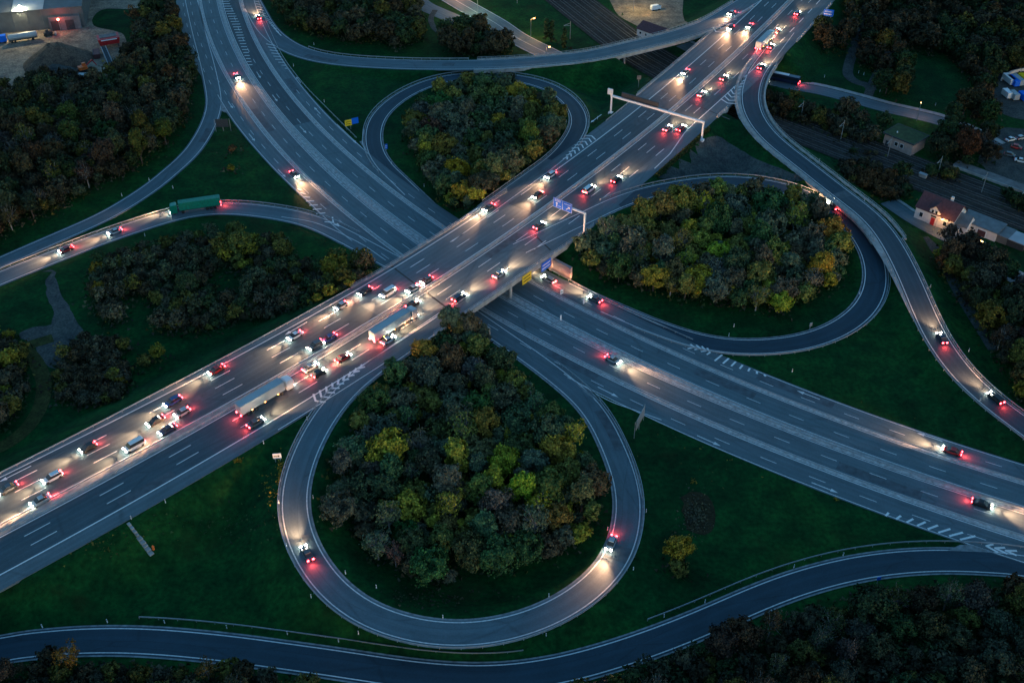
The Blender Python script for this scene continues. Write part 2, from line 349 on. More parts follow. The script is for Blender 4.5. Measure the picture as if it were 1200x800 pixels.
WRAMP = ramp_road(
    [(0,302),(31,288),(78,268),(119,250),(150,232),(175,214),(200,193),(227,160),(240,133),(243,113),(233,67),(223,33),(215,0)],
    [(0,313),(31,300),(78,279),(125,258),(156,239),(188,219),(213,197),(230,186),(247,160),(257,137),(259,117),(252,80),(243,45),(233,0)],
    lambda t: 0.0, ext0=90, ext1=40)
NRAMP = ramp_road(
    [(0,319),(31,306),(66,293),(109,275),(141,264),(172,255),(203,244),(235,237),(250,236),(275,237),(333,245),(374,255),(400,268),(430,284)],
    [(0,333),(31,321),(63,308),(94,296),(125,285),(156,274),(188,263),(219,256),(250,252),(283,251),(333,257),(367,266),(386,275),(411,287),(433,300)],
    lambda t: 0.0, ext0=90, ext1=30)
URAMP = ramp_road(
    [(297,0),(310,27),(330,43),(360,57),(400,68),(467,72),(517,73),(573,72),(617,68),(667,62),(717,50),(800,31),(833,20),(867,0)],
    [(302,20),(315,45),(327,56),(350,68),(400,77),(467,83),(533,83),(600,81),(667,76),(707,73),(750,63),(800,50),(837,35),(862,18)],
    lambda t: ZO*sm(t, 0.15, 0.72), ext0=60, ext1=40)
ra, rb = un(930, 149), un(1200, 252); rd_ = (rb-ra)/np.linalg.norm(rb-ra)
RAIL = Road(resample(spline([un(*p) for p in [(560,-80),(610,-42),(655,-8),(700,27),(740,57),(785,84),(850,117),(930,149),(1000,176),(1060,199),(1120,222),(1200,252),(1300,290),(1420,338)]]), 2.0), 0.0)
RZ = RAIL.s[-1]
STREET = Road(resample(spline([un(*p) for p in [(800,52),(840,72),(880,88),(915,98),(960,106),(1000,116),(1040,127),(1075,135),(1105,143),(1140,158),(1165,172)]]), 1.0), 0.0)
TRAIN_ST = Road(resample(spline([un(*p) for p in [(1040,236),(1070,256),(1095,270),(1120,283),(1150,303),(1180,320),(1230,350)]]), 1.0), 0.0)
TOPROAD = Road(resample(spline([un(*p) for p in [(500,-20),(540,4),(580,27),(605,44),(640,62),(660,72)]]), 1.0), 0.0)
# footprint of every road: left and right limits (offsets) and whether it needs the ground cleared above it
oR = lerp((-310, -7.6), (70, -7.9), (100, -8.5), (150, -9.2), (180, -10.4), (215, -9.5), (235, -9.2), (275, -8.6), (330, -9.2), (500, -9.6))
oL = lerp((-310, 26.2), (45, 26.3), (95, 25.3), (127, 24.2), (240, 24.0), (282, 24.9), (338, 25.2), (500, 26))
uL = lerp((-300, 11.4), (0, 11.6), (64, 11.9), (110, 12.4), (200, 12.0), (300, 11.4))
uR = lerp((-300, -24.8), (-85, -23.6), (-60, -22.0), (30, -21.8), (60, -23), (110, -23.5), (150, -22), (300, -21.4))
FOOT = [(FO, oL, oR), (LR, uL, uR)]+[(r, (lambda q, r=r: r.w+0.9), (lambda q, r=r: -r.w-0.9)) for r in (BLOOP, ULOOP, RLOOP, RRAMP, BRAMP, WRAMP, NRAMP, URAMP)]
FOOT += [(RAIL, lambda q: 13.0, lambda q: -11.0), (STREET, lambda q: 5.0, lambda q: -5.0), (TRAIN_ST, lambda q: 4.0, lambda q: -4.0), (TOPROAD, lambda q: 8.0, lambda q: -8.0)]
def height(P):
    """ground height: embankments under the high roads, cleared over the low ones"""
    emb = np.zeros(len(P)); cap = np.full(len(P), 1e3)
    for r, a, b in FOOT:
        pts = r.p[::2]; tt = r.t[::2]; zz = r.z[::2]; ss = r.s[::2]; A = np.array([a(q) for q in ss]); B = np.array([b(q) for q in ss])
        for i in range(0, len(P), 6000):
            Q = P[i:i+6000]; d2 = ((Q[:, None, :]-pts[None])**2).sum(2); j = d2.argmin(1); v = Q-pts[j]
            off = tt[j, 0]*v[:, 1]-tt[j, 1]*v[:, 0]; al = np.abs(tt[j, 0]*v[:, 0]+tt[j, 1]*v[:, 1])
            d = np.maximum(np.maximum(off-A[j], B[j]-off), 0); d = np.hypot(d, np.maximum(al-3, 0)); z = zz[j]
            emb[i:i+6000] = np.maximum(emb[i:i+6000], np.where(z > 0.05, z-0.12-np.maximum(0, d-1.2)/1.9, 0))
            cap[i:i+6000] = np.minimum(cap[i:i+6000], np.where(d < 0.01, z-0.16, z-0.10)+np.maximum(0, d-1.4)*0.95)
    return np.minimum(emb, cap)
GX = np.concatenate([[-4000, -1500, -700, -420], np.arange(-320, 321, 2.0), [420, 700, 1500, 4000]])
GY = np.concatenate([[-3000, -800, -100, 40], np.arange(100, 541, 2.0), [640, 900, 1800, 5000]])
gx, gy = np.meshgrid(GX, GY); GP = np.stack([gx.ravel(), gy.ravel()], 1)
inner = (np.abs(GP[:, 0]) <= 320) & (GP[:, 1] >= 100) & (GP[:, 1] <= 540)
GH = np.full(len(GP), -0.14); GH[inner] = height(GP[inner]); GHm = GH.reshape(gx.shape)
def gz(x, y):
    i = min(max(int(np.searchsorted(GX, x))-1, 0), len(GX)-2); j = min(max(int(np.searchsorted(GY, y))-1, 0), len(GY)-2)
    u = (x-GX[i])/(GX[i+1]-GX[i]); v = (y-GY[j])/(GY[j+1]-GY[j])
    return float(GHm[j, i]*(1-u)*(1-v)+GHm[j, i+1]*u*(1-v)+GHm[j+1, i]*(1-u)*v+GHm[j+1, i+1]*u*v)
def ung(px, py):
    """ground point seen at px, py"""
    z = 0.0
    for _ in range(6): p = un(px, py, z); z = gz(*p)
    return np.array([p[0], p[1], z])
nx, ny = len(GX), len(GY)
idx = np.arange(nx*ny).reshape(ny, nx); F = np.stack([idx[:-1, :-1], idx[:-1, 1:], idx[1:, 1:], idx[1:, :-1]], -1).reshape(-1, 4)
me = bpy.data.meshes.new('ground'); me.from_pydata(np.column_stack([GP, GH]).tolist(), [], F.tolist()); me.materials.append(M['grass'])
me.polygons.foreach_set('use_smooth', [True]*len(F)); struct(link('ground', me))
# --- flat patches of other ground, draped 5 cm over the sheet
def patch(name, pxs, material, dz=0.06, rough=1.2, seed=0, step=2.5):
    P = resample(spline([ung(*p)[:2] for p in pxs]+[ung(*pxs[0])[:2]]), 2.0)[:-1]; r_ = np.random.default_rng(seed)
    P = P+smooth1(r_.normal(0, rough, P.shape), 4)*1.6
    bm = bmesh.new(); vs = [bm.verts.new((*p, 0)) for p in P]; bm.faces.new(vs)
    bmesh.ops.triangulate(bm, faces=bm.faces[:])
    x0, y0 = P.min(0); x1, y1 = P.max(0)
    for q in np.arange(x0, x1, step*2): bmesh.ops.bisect_plane(bm, geom=bm.verts[:]+bm.edges[:]+bm.faces[:], plane_co=(q, 0, 0), plane_no=(1, 0, 0))
    for q in np.arange(y0, y1, step*2): bmesh.ops.bisect_plane(bm, geom=bm.verts[:]+bm.edges[:]+bm.faces[:], plane_co=(0, q, 0), plane_no=(0, 1, 0))
    for v in bm.verts: v.co.z = gz(v.co.x, v.co.y)+dz
    bmesh.ops.recalc_face_normals(bm, faces=bm.faces[:])
    if bm.faces and sum(f.normal.z for f in bm.faces) < 0: bmesh.ops.reverse_faces(bm, faces=bm.faces[:])
    me = bpy.data.meshes.new(name); bm.to_mesh(me); bm.free(); me.materials.append(material); return struct(link(name, me))
# ------------------------------------------------------------------ road surfaces
SX0, SX1 = -120, 470
road_mesh('flyover_road', FO, oL, oR, SX0, SX1, M['asphalt'], skirt=0.5)
for a_, b_, q0, q1 in ((6.6, -3.45, SX0, 112), (6.6, -3.45, 182, SX1)): road_mesh('lane_surface', FO, a_, b_, q0, q1, M['lane_asphalt'], dz=0.008, skirt=0)
for q0, q1 in ((SX0, 108), (178, 276), (276.5, SX1)): road_mesh('lane_surface', FO, lambda q: (22.3 if q < 150 else 18.9)+shL(q), lambda q: 8.9+shL(q), q0, q1, M['lane_asphalt'], dz=0.008, skirt=0)
mk = MB()                                                           # all paint of the flyover
l7 = lambda q: 12.0+shL(q)
line(mk, FO, 6.75, SX0, SX1); line(mk, FO, lambda q: 8.75+shL(q)*0.8 if q < 100 else 8.75+shL(q), SX0, SX1)
line(mk, FO, -3.6, SX0, 122, 0.34); dashes(mk, FO, 0.0, SX0, SX1, 6, 18); dashes(mk, FO, 3.45, SX0, SX1, 6, 18)
dashes(mk, FO, -3.6, 125, 240, 6, 18, w=0.26)
line(mk, FO, lerp((226, -7.6), (238, -7.0), (255, -4.0), (262, -3.6), (325, -3.6)), 226, 325, 0.34)
dashes(mk, FO, -3.6, 326, SX1, 6, 12, w=0.32)
dashes(mk, FO, l7, SX0, SX1, 6, 18, ph=4); dashes(mk, FO, lambda q: 15.5+shL(q), SX0, SX1, 6, 18, ph=4); dashes(mk, FO, lambda q: 18.95+shL(q), SX0, 198, 6, 18, ph=5, w=0.24)
line(mk, FO, lambda q: 22.45+shL(q), SX0, 178, 0.3); line(mk, FO, lambda q: 19.0+shL(q), 198, SX1, 0.34)
line(mk, FO, lambda q: -7.3, 60, 96, 0.24)
chevrons(mk, [(438,418),(400,443),(362,465)], [(440,420),(405,447),(377,475)], 9, ZO, w=0.55, t0=0.15, t1=0.98, apex=0.06)
chevrons(mk, [(660,190),(700,162)], [(657,190),(672,172),(687,157)], 8, ZO, w=0.5, t0=0.05, apex=0.08)
chevrons(mk, [(876,86),(860,102),(843,118)], [(877,88),(868,104),(862,124)], 8, ZO, w=0.5, t0=0.12, apex=0.08)
chevrons(mk, [(874,10),(860,26),(846,41)], [(868,12),(850,25),(832,34)], 6, ZO, w=0.5, apex=0.1)
def arrow(mb, r, q, off, sgn, z, long=6.0, bend=0.5):
    a = r.at(q, off); a2 = r.at(q+sgn*long, off); t = np.array([math.cos(r.ang(q)), math.sin(r.ang(q))])*sgn; n = np.array([-t[1], t[0]])
    stroke(mb, [a, a2[:2]+t*0.2], 0.28, z); h = a2[:2]
    mb.add([(*(h-n*.55), z+.003), (*(h+n*.55), z+.003), (*(h+t*1.9), z+.003)], [(0, 1, 2)])
for px, py in ((22, 553), (350, 383), (700, 138)):
    q, o = FO.find(un(px, py, ZO)); arrow(mk, FO, q+3, o, -1, ZO+0.03)
struct(mk.build('flyover_markings', M['paint']))
md = MB()
ribbon(md, FO, lambda q: 8.25+shL(q)*0.8 if q < 100 else 8.25+shL(q), 7.15, SX0, SX1, 0.05, 3.0)
struct(md.build('median_strip', M['concrete']))
# dark joints where the decks begin and end, running askew
jt = MB()
for (a, b) in (((627, 276), (645, 293)), ((455, 309), (532, 367)), ((775, 106), (855, 140)), ((880, 43), (895, 55))):
    stroke(jt, [un(*a, ZO), un(*b, ZO)], 0.55, ZO+0.012)
struct(jt.build('deck_joint', M['black']))
# the lower road
UX0, UX1 = -215, 330
road_mesh('lower_road', LR, uL, uR, UX0, UX1, M['asphalt'], skirt=0.3)
dk = lambda n, a, b, s0, s1, m_='dark_asphalt': road_mesh(n, LR, a, b, s0, s1, M[m_], dz=0.012, skirt=0.0)
dk('dark_lane_surface', 4.3, -3.4, UX0, -20)
mk = MB(); cB = lerp((-250, -9.2), (-90, -9.3), (-33, -9.8), (15, -10.5), (62, -10.9), (119, -11), (165, -10.5), (200, -9.9), (248, -9.4), (330, -9)); cC = lerp((-250, -17.6), (-60, -17.7), (-24, -18.4), (0, -18.7), (126, -19.3), (190, -18.7), (218, -18.3), (330, -18))
for off, s0, s1 in ((0.0, UX0, UX1), (cB, UX0, UX1), (cC, UX0, UX1), (8.2, -60, UX1)): dashes(mk, LR, off, s0, s1, 4, 12, ph=-0.6, w=0.18)
dashes(mk, LR, lambda q: cC(q)-3.4, UX0, -62, 4, 12, w=0.18)
line(mk, LR, 4.15, UX0, UX1, 0.24); line(mk, LR, -3.3, UX0, UX1, 0.24)
line(mk, LR, lambda q: cB(q)+3.5, UX0, UX1, 0.24); line(mk, LR, lambda q: cB(q)-3.4, UX0, UX1, 0.2)
line(mk, LR, lambda q: cC(q)+3.5, UX0, UX1, 0.3); line(mk, LR, lambda q: max(uR(q)+0.5, cC(q)-3.2), -58, 60, 0.22); line(mk, LR, lambda q: cC(q)-3.0, 150, UX1, 0.22)
line(mk, LR, 5.7, UX0, UX1, 0.24); line(mk, LR, lambda q: uL(q)-0.6, UX0, 5, 0.22); line(mk, LR, lambda q: uL(q)-0.5, 188, UX1, 0.22)
hk = MB()
ladder(hk, [(254,-8),(272,28),(292,78)], [(263,-8),(281,28),(296,78)], 27, 0, w=0.55)
ladder(hk, [(311,50),(323,70),(336,82)], [(321,52),(330,68),(338,82)], 9, 0, w=0.45)
ladder(hk, [(295,-6),(305,15),(325,38)], [(300,-6),(312,18),(331,44)], 14, 0, w=0.4)
chevrons(hk, [(398,266),(391,256),(386,251)], [(397,264),(382,261),(378,257)], 2, 0, w=0.5, apex=-0.35)
ladder(hk, [(383,252),(365,233),(350,221)], [(373,253),(360,237),(347,219)], 7, 0, w=0.5)
chevrons(hk, [(802,408),(818,410),(832,417)], [(806,403),(820,405),(832,409)], 4, 0, w=0.5, apex=0.2)
ladder(hk, [(833,421),(868,432),(902,442)], [(842,414),(868,427),(900,441)], 7, 0, w=0.55)
ladder(hk, [(1032,602),(1080,617),(1132,634)], [(1034,599),(1090,613),(1150,630)], 8, 0, w=0.55)
chevrons(hk, [(1152,634),(1172,640),(1198,647)], [(1160,645),(1178,648),(1196,651)], 3, 0, w=0.55, apex=-0.3, t0=0.1)
struct(hk.build('hatching', M['paint']))
for px, py, sg in ((948, 463, -1), (1090, 512, -1), (712, 459, 1), (830, 516, 1), (966, 571, 1), (418, 168, -1), (372, 130, -1), (350, 94, -1), (270, 123, 1), (295, 161, 1), (330, 203, 1), (322, 115, 1), (355, 152, 1), (303, 88, 1)):
    q, o = LR.find(un(px, py)); arrow(mk, LR, q-sg*3, o, sg, 0.03, 4.5)
for pts in ([(661,438),(690,456),(715,470),(745,481),(775,492)], [(432,181),(425,168),(426,152)], [(432,181),(415,165),(395,146)], [(667,332),(712,353),(757,374),(800,392)], [(330,254),(372,262),(420,284),(452,305)]):
    P = spline([un(*p) for p in pts], 8); stroke(mk, list(P), 0.26, 0.032)
struct(mk.build('lower_road_markings', M['worn_paint']))
md = MB()
ribbon(md, LR, 5.5, 4.4, UX0, UX1, 0.06); ribbon(md, LR, -3.7, lambda q: cB(q)+3.8, UX0, UX1, 0.06); ribbon(md, LR, lambda q: cB(q)-3.6, lambda q: cC(q)+3.8, UX0, UX1, 0.06)
struct(md.build('separator_strip', M['strip']))
# ramps
mk = MB()
def ramp_build(name, r, s0, s1, material, dz=-0.03, lines=True, e=0.7):
    L = r.s[-1]; a, b = s0*L, s1*L; road_mesh(name, r, r.w+e, -r.w-e, a, b, M[material], dz=dz, step=1.5, skirt=0.35)
    if lines:
        for sg in (1, -1): line(mk, r, sg*r.w, a, b, 0.26, 0.02)
ramp_build('ramp_road', BLOOP, 0.0, 1.0, 'ramp_asphalt')
ramp_build('ramp_road', ULOOP, 0.0, 0.10, 'ramp_asphalt', lines=False); ramp_build('ramp_road', ULOOP, 0.10, 0.80, 'ramp_dark'); ramp_build('ramp_road', ULOOP, 0.80, 1.0, 'ramp_asphalt')
ramp_build('ramp_road', RLOOP, 0.0, 0.14, 'ramp_asphalt'); ramp_build('ramp_road', RLOOP, 0.14, 0.88, 'ramp_dark'); ramp_build('ramp_road', RLOOP, 0.88, 1.0, 'ramp_asphalt', lines=False)
ramp_build('ramp_road', RRAMP, 0.0, 0.42, 'ramp_dark'); ramp_build('ramp_road', RRAMP, 0.42, 1.0, 'dark_asphalt')
ramp_build('ramp_road', BRAMP, 0.0, 1.0, 'ramp_dark'); ramp_build('ramp_road', WRAMP, 0.0, 1.0, 'ramp_asphalt', lines=True); ramp_build('ramp_road', NRAMP, 0.0, 1.0, 'ramp_asphalt')
ramp_build('ramp_road', URAMP, 0.0, 1.0, 'ramp_asphalt')
rp = MB()                                                           # dark repair patches in the older surfaces
for r, q0, q1, a_, b_, dz in ((URAMP, .315, .36, .4, -2.6, .01), (URAMP, .49, .505, 2.2, -1.0, .01), (BLOOP, .33, .36, 2.6, .2, .01), (BLOOP, .62, .635, 2.8, -2.8, .01), (BLOOP, .74, .79, -.2, -2.6, .01), (NRAMP, .45, .5, 2.2, .1, .01), (WRAMP, .5, .53, .2, -2.4, .01), (RRAMP, .415, .425, 3.2, -3.2, .01)):
    L = r.s[-1]; ribbon(rp, r, a_, b_, q0*L, q1*L, dz, 1.5)
for q, o, l_, w_ in ((20, -2, 14, 2.6), (66, 1.7, 22, 2.2), (150, 5.2, 16, 2.8), (205, 1.6, 20, 2.8), (250, 14, 26, 3.0), (40, 16.5, 20, 2.6), (90, 20, 18, 2.8), (310, 14.2, 15, 3.0), (330, 2, 18, 2.6)): ribbon(rp, FO, o+w_/2, o-w_/2, q, q+l_, 0.014, 2.0)
for q, o, l_, w_ in ((-60, 8, 14, 2.8), (20, -18, 18, 2.8), (140, -17, 16, 2.8), (190, 9.8, 22, 2.8), (175, 1.8, 18, 2.8), (220, -11, 20, 2.8), (-40, -12, 20, 2.8)): ribbon(rp, LR, o+w_/2, o-w_/2, q, q+l_, 0.016, 2.0)
struct(rp.build('road_patches', M['patch']))
struct(mk.build('ramp_markings', M['worn_paint']))
vg = MB()                                                           # pale concrete verges and gutters along the ramps, gore tips
for r, sides in ((BLOOP, (1, -1)), (ULOOP, (1, -1)), (RLOOP, (1, -1)), (BRAMP, (1, -1)), (NRAMP, (1,)), (RRAMP, (1, -1))):
    L = r.s[-1]
    for sg in sides: ribbon(vg, r, sg*(r.w+0.95), sg*(r.w+0.55), 0.05*L, 0.93*L, -0.01, 1.5) if sg < 0 else ribbon(vg, r, r.w+0.95, r.w+0.55, 0.05*L, 0.93*L, -0.01, 1.5)
for pts, z in ((((668,443),(687,461),(694,466),(700,473),(692,461)), 0), (((432,181),(421,166),(425,165),(428,170)), 0), (((258,117),(259,130),(264,132),(268,133)), 0), (((1138,638),(1165,647),(1110,645),(1125,638)), 0)):
    P = [un(*p, z) for p in pts]; vg.add([(*p, 0.035) for p in P], [tuple(range(len(P)))])
struct(vg.build('verge', M['verge']))
road_mesh('street', STREET, 3.6, -3.6, 0, STREET.s[-1], M['asphalt'], dz=0.0); road_mesh('street', TRAIN_ST, 3.0, -3.0, 0, TRAIN_ST.s[-1], M['asphalt'], dz=0.0)
pv = MB(); ribbon(pv, STREET, 6.0, 3.8, 0, STREET.s[-1], 0.1); ribbon(pv, TRAIN_ST, 4.4, 3.1, 0, TRAIN_ST.s[-1], 0.1); struct(pv.build('pavement', M['concrete']))
road_mesh('street', TOPROAD, 5.5, -5.5, 0, TOPROAD.s[-1], M['asphalt'], dz=0.0)
p2 = Road(resample(spline([un(*p) for p in [(468,-22),(492,3),(515,15),(545,27),(560,32)]]), 1.0), 0.0)
road_mesh('street', p2, 4.5, -4.5, 0, p2.s[-1], M['asphalt'], dz=0.03)
mk = MB(); line(mk, TOPROAD, 0.0, 0, TOPROAD.s[-1], 0.2); line(mk, TOPROAD, 5.2, 0, TOPROAD.s[-1], 0.25); line(mk, TOPROAD, -5.2, 0, TOPROAD.s[-1], 0.25); struct(mk.build('street_markings', M['worn_paint']))
def lane(name, pxs, w, material='track_earth', dz=0.07):
    r = Road(resample(spline([ung(*p)[:2] for p in pxs]), 1.0), 0.0); r.z = np.array([gz(*p) for p in r.p]); road_mesh(name, r, w/2, -w/2, 0, r.s[-1], M[material], dz=dz, skirt=0.1)
lane('footpath', [(1012,-5),(1010,15),(1003,50),(995,75),(994,88),(1003,96),(1016,100),(1022,106)], 4.2); lane('footpath', [(1062,30),(1048,50),(1035,75),(1024,95),(1017,113)], 3.6, dz=0.085)
lane('grass_track', [(62,396),(42,402),(30,408),(42,424),(51,445),(50,467),(43,485),(30,503),(8,520),(-20,532)], 4.0, 'olive_track'); lane('footpath', [(1082,278),(1100,297),(1112,320),(1122,340),(1140,370),(1165,410)], 3.4); lane('footpath', [(510,12),(505,22),(508,32),(514,38)], 2.5)
patch('gravel_track', [(48,318),(62,316),(70,330),(78,352),(88,372),(92,395),(80,415),(62,432),(48,420),(32,402),(20,392),(38,386),(58,384),(64,370),(58,345)], M['track_earth'])
patch('gravel_field', [(765,205),(775,190),(800,176),(835,161),(850,166),(865,175),(885,185),(915,198),(940,207),(960,213),(900,209),(860,205),(820,206),(785,210)], M['track_earth'], 0.05, 0.5)
patch('sandy_yard', [(-30,-30),(80,-30),(170,-25),(165,8),(120,12),(110,30),(146,42),(144,75),(132,92),(95,100),(40,100),(0,112),(-30,112)], M['yard'], 0.06, 0.3)
patch('paved_yard', [(705,-25),(790,-25),(800,15),(805,35),(780,42),(745,30),(720,12)], M['yard'], 0.06, 0.3)
patch('paved_yard', [(1158,125),(1162,105),(1172,85),(1210,78),(1260,90),(1260,140),(1195,140)], M['track_earth'], 0.06, 0.3)
patch('paved_yard', [(1145,190),(1158,165),(1180,150),(1260,170),(1260,240),(1195,222),(1165,205)], M['track_earth'], 0.06, 0.3)
patch('meadow', [(1058,82),(1082,72),(1105,70),(1128,86),(1136,110),(1120,132),(1085,124),(1055,110)], M['lawn'], 0.05)
patch('meadow', [(940,75),(958,40),(985,15),(1005,0),(1004,40),(992,75),(990,92),(1008,104),(995,112),(960,102),(925,90)], M['lawn'], 0.05)
patch('bare_soil', [(797,598),(800,584),(815,575),(834,582),(843,602),(838,622),(824,629),(808,618)], M['scrub'], 0.04, 1.0)
# railway: ballast bed, sleepers under it and rails
bd = MB(); uvs = []
ribbon(bd, RAIL, 12.0, -10.0, 1, RZ-1, 0.05, 4.0); struct(bd.build('rail_ballast', M['ballast']))
rl = MB()
for c in (-7.5, -3.0, 1.5, 6.0, 10.0):
    for g in (-0.75, 0.75):
        ribbon(rl, RAIL, c+g+0.06, c+g-0.06, 1, RZ-1, 0.22, 4.0, 0.15)
struct(rl.build('railway_rails', M['rail_steel']))
# ------------------------------------------------------------------ bridges
def solid(mb, rd, a, b, s0, s1, z0, z1, step=3.0, mi=0):
    """a closed bar between two offsets and two heights (over the road's own height)"""
    a, b = fn(a), fn(b); n = max(2, int(abs(s1-s0)/step)+1); v = []
    for q in np.linspace(s0, s1, n):
        A = rd.at(q, a(q)); B = rd.at(q, b(q)); v += [(A[0], A[1], A[2]+z0), (B[0], B[1], B[2]+z0), (B[0], B[1], B[2]+z1), (A[0], A[1], A[2]+z1)]
    f = []
    for k in range(n-1):
        o = 4*k
        for j in range(4): f.append((o+j, o+4+j, o+4+(j+1) % 4, o+(j+1) % 4))
    f += [(0, 1, 2, 3), tuple(4*(n-1)+j for j in (3, 2, 1, 0))]
    mb.add(v, f, mi)
def part(name, m_, parent, fnc, **kw):
    mb = MB(); fnc(mb); return mb.build(name, m_, parent, **kw)
br = thing('road_bridge', 'wide concrete flyover bridge carrying the motorway over the lower road at the centre', 'bridge')
part('deck', M['concrete_dark'], br, lambda mb: solid(mb, FO, lambda q: oL(q)-0.3, lambda q: oR(q)+0.3, 118, 178, -1.5, -0.4))
for o_ in (oL, oR):
    sg = 1 if o_ is oL else -1
    part('edge_beam', M['concrete'], br, lambda mb: solid(mb, FO, lambda q: o_(q)+0.35, lambda q: o_(q)-0.35, 112, 184, -1.3, 0.22))
    def rl_(mb):
        for q in np.arange(112, 184.1, 2.0): p = FO.at(q, o_(q)); mb.box((p[0], p[1], ZO+0.65), (0.08, 0.08, 0.9), FO.ang(q))
        for h in (0.6, 1.08): solid(mb, FO, lambda q: o_(q)+0.05, lambda q: o_(q)-0.05, 112, 184, h-0.03, h+0.04)
    part('railing', M['steel'], br, rl_)
def under_range(off):
    ok = [q for q in np.arange(20, 170, 0.5) if oR(FO.find(LR.at(q, off))[0])-0.2 < FO.find(LR.at(q, off))[1] < oL(FO.find(LR.at(q, off))[0])+0.2]
    return min(ok), max(ok)
for off in (13.6, -24.6):
    a, b = under_range(off)
    part('abutment', M['pink_plaster'] if off > 0 else M['concrete'], br, lambda mb: solid(mb, LR, off+0.5, off-0.5, a+0.4, b-0.4, -0.3, 5.1))
    part('wing_wall', M['pink_plaster'] if off > 0 else M['concrete'], br, lambda mb: solid(mb, LR, off+0.9, off-0.1, b-0.4, b+7, -0.3, 4.2))
for off in (-5.6,):
    a, b = under_range(off)
    for k in range(5):
        p = LR.at(a+1.2+(b-a-2.4)*k/4, off); part('pillar', M['concrete'], br, lambda mb: mb.tube((p[0], p[1], -0.1), (p[0], p[1], 5.1), 0.55, n=14))
rb_ = thing('road_bridge', 'motorway bridge over the railway with blue railings near the upper right', 'bridge')
part('deck', M['concrete_dark'], rb_, lambda mb: solid(mb, FO, lambda q: oL(q)-0.3, lambda q: oR(q)+0.3, 272, 384, -1.5, -0.4))
for o_, a, b in ((oL, 272, 345), (oR, 272, 281), (oR, 352, 400)):
    part('edge_beam', M['concrete'], rb_, lambda mb: solid(mb, FO, lambda q: o_(q)+0.4, lambda q: o_(q)-0.4, a, b, -1.4, 0.22))
    def rl_(mb):
        for q in np.arange(a, b, 2.0): p = FO.at(q, o_(q)); mb.box((p[0], p[1], ZO+0.65), (0.08, 0.08, 0.9), FO.ang(q))
        solid(mb, FO, lambda q: o_(q)+0.06, lambda q: o_(q)-0.06, a, b, 1.0, 1.1)
    part('railing', M['steel'], rb_, rl_)
def ramp_bridge(label, r, f0, f1, cols, w=0.9, left=None):
    t = thing('road_bridge', label, 'bridge'); L = r.s[-1]; a, b = f0*L, f1*L
    part('deck', M['concrete_dark'], t, lambda mb: solid(mb, r, r.w+w, -r.w-w, a, b, -1.4, -0.38))
    if left == -1: left = min(q_ for q_ in np.arange(20, L*0.5, 1.0) if FO.find(r.at(q_, r.w+w))[1] < oR(FO.find(r.at(q_, r.w+w))[0])-0.8)
    for sg in (1, -1):
        a = left if sg > 0 and left is not None else f0*L
        part('edge_beam', M['concrete'], t, lambda mb: solid(mb, r, sg*(r.w+w)+0.35, sg*(r.w+w)-0.35, a, b, -1.2, 0.2))
        def rl_(mb):
            for q in np.arange(a, b, 2.0): p = r.at(q, sg*(r.w+w)); mb.box((p[0], p[1], p[2]+0.65), (0.08, 0.08, 0.95), r.ang(q))
            for h in (0.55, 1.1): solid(mb, r, sg*(r.w+w)+0.05, sg*(r.w+w)-0.05, a, b, h-0.04, h+0.05)
        part('railing', M['steel'], t, rl_)
    for px, py in cols:
        q, o = r.find(un(px, py)); p = r.at(q, 0)
        for off in (-2.0, 2.0):
            p = r.at(q, off); part('pillar', M['concrete'], t, lambda mb: mb.tube((p[0], p[1], -0.1), (p[0], p[1], p[2]-1.3), 0.45, n=12))
    return t
ramp_bridge('curved slip road bridge with railings crossing the dark railway cutting at the top', URAMP, 0.53, 0.93, [(735, 80), (722, 78)])
ramp_bridge('narrow curved slip road bridge beside the railway at the upper right', RRAMP, 0.06, 0.50, [(905, 158), (945, 195)], 2.2, left=-1)
wk = MB(); ribbon(wk, RRAMP, -RRAMP.w-0.6, -RRAMP.w-3.0, 0.04*RRAMP.s[-1], 0.5*RRAMP.s[-1], 0.03, 2.0); ribbon(wk, RRAMP, -RRAMP.w-0.6, lambda q: -RRAMP.w-0.6-2.4*max(0.05, 1-(q/RRAMP.s[-1]-0.5)/0.14), 0.5*RRAMP.s[-1], 0.64*RRAMP.s[-1], 0.03, 2.0)
struct(wk.build('bridge_pavement', M['concrete']))
# ------------------------------------------------------------------ guard rails, each run a thing of its own
def guard(rd, off, s0, s1, label, material='steel', h=0.75, post=4.0, w=0.12, sign=None):
    mb = MB(); off = fn(off); solid(mb, rd, lambda q: off(q)+w/2, lambda q: off(q)-w/2, s0, s1, h-0.32, h, 2.0)
    for q in np.arange(s0, s1, post):
        p = rd.at(q, off(q)); mb.box((p[0], p[1], p[2]+(h-0.3)/2-0.1), (0.12, 0.14, h-0.1), rd.ang(q))
    return tag(mb.build('guard_rail', M[material]), label, 'guard rail', 'steel guard rails along the roads')
guard(FO, lambda q: oL(q)-0.5, -100, 111, 'long steel guard rail along the upper left shoulder of the flyover')
guard(FO, lambda q: oL(q)-0.6, 246, 271, 'short steel guard rail before the large sign gantry, upper edge of the flyover')
guard(FO, lambda q: 7.5, -100, 430, 'steel guard rail on the flyover median beside the carriageway leading away')
guard(FO, lambda q: (8.25+shL(q)*0.8 if q < 100 else 8.25+shL(q))-0.4, -100, 430, 'steel guard rail on the flyover median beside the oncoming carriageway')
guard(LR, 4.95, -200, 320, 'steel guard rail on the pale strip between the outer right lanes of the lower road')
guard(LR, -4.4, -200, 320, 'upper steel guard rail on the central strip of the lower road')
guard(LR, lambda q: cB(q)+4.5, -200, 320, 'lower steel guard rail on the central strip of the lower road')
guard(LR, lambda q: cB(q)-4.2, -200, 320, 'steel guard rail on the pale strip beside the lower left lanes of the lower road')
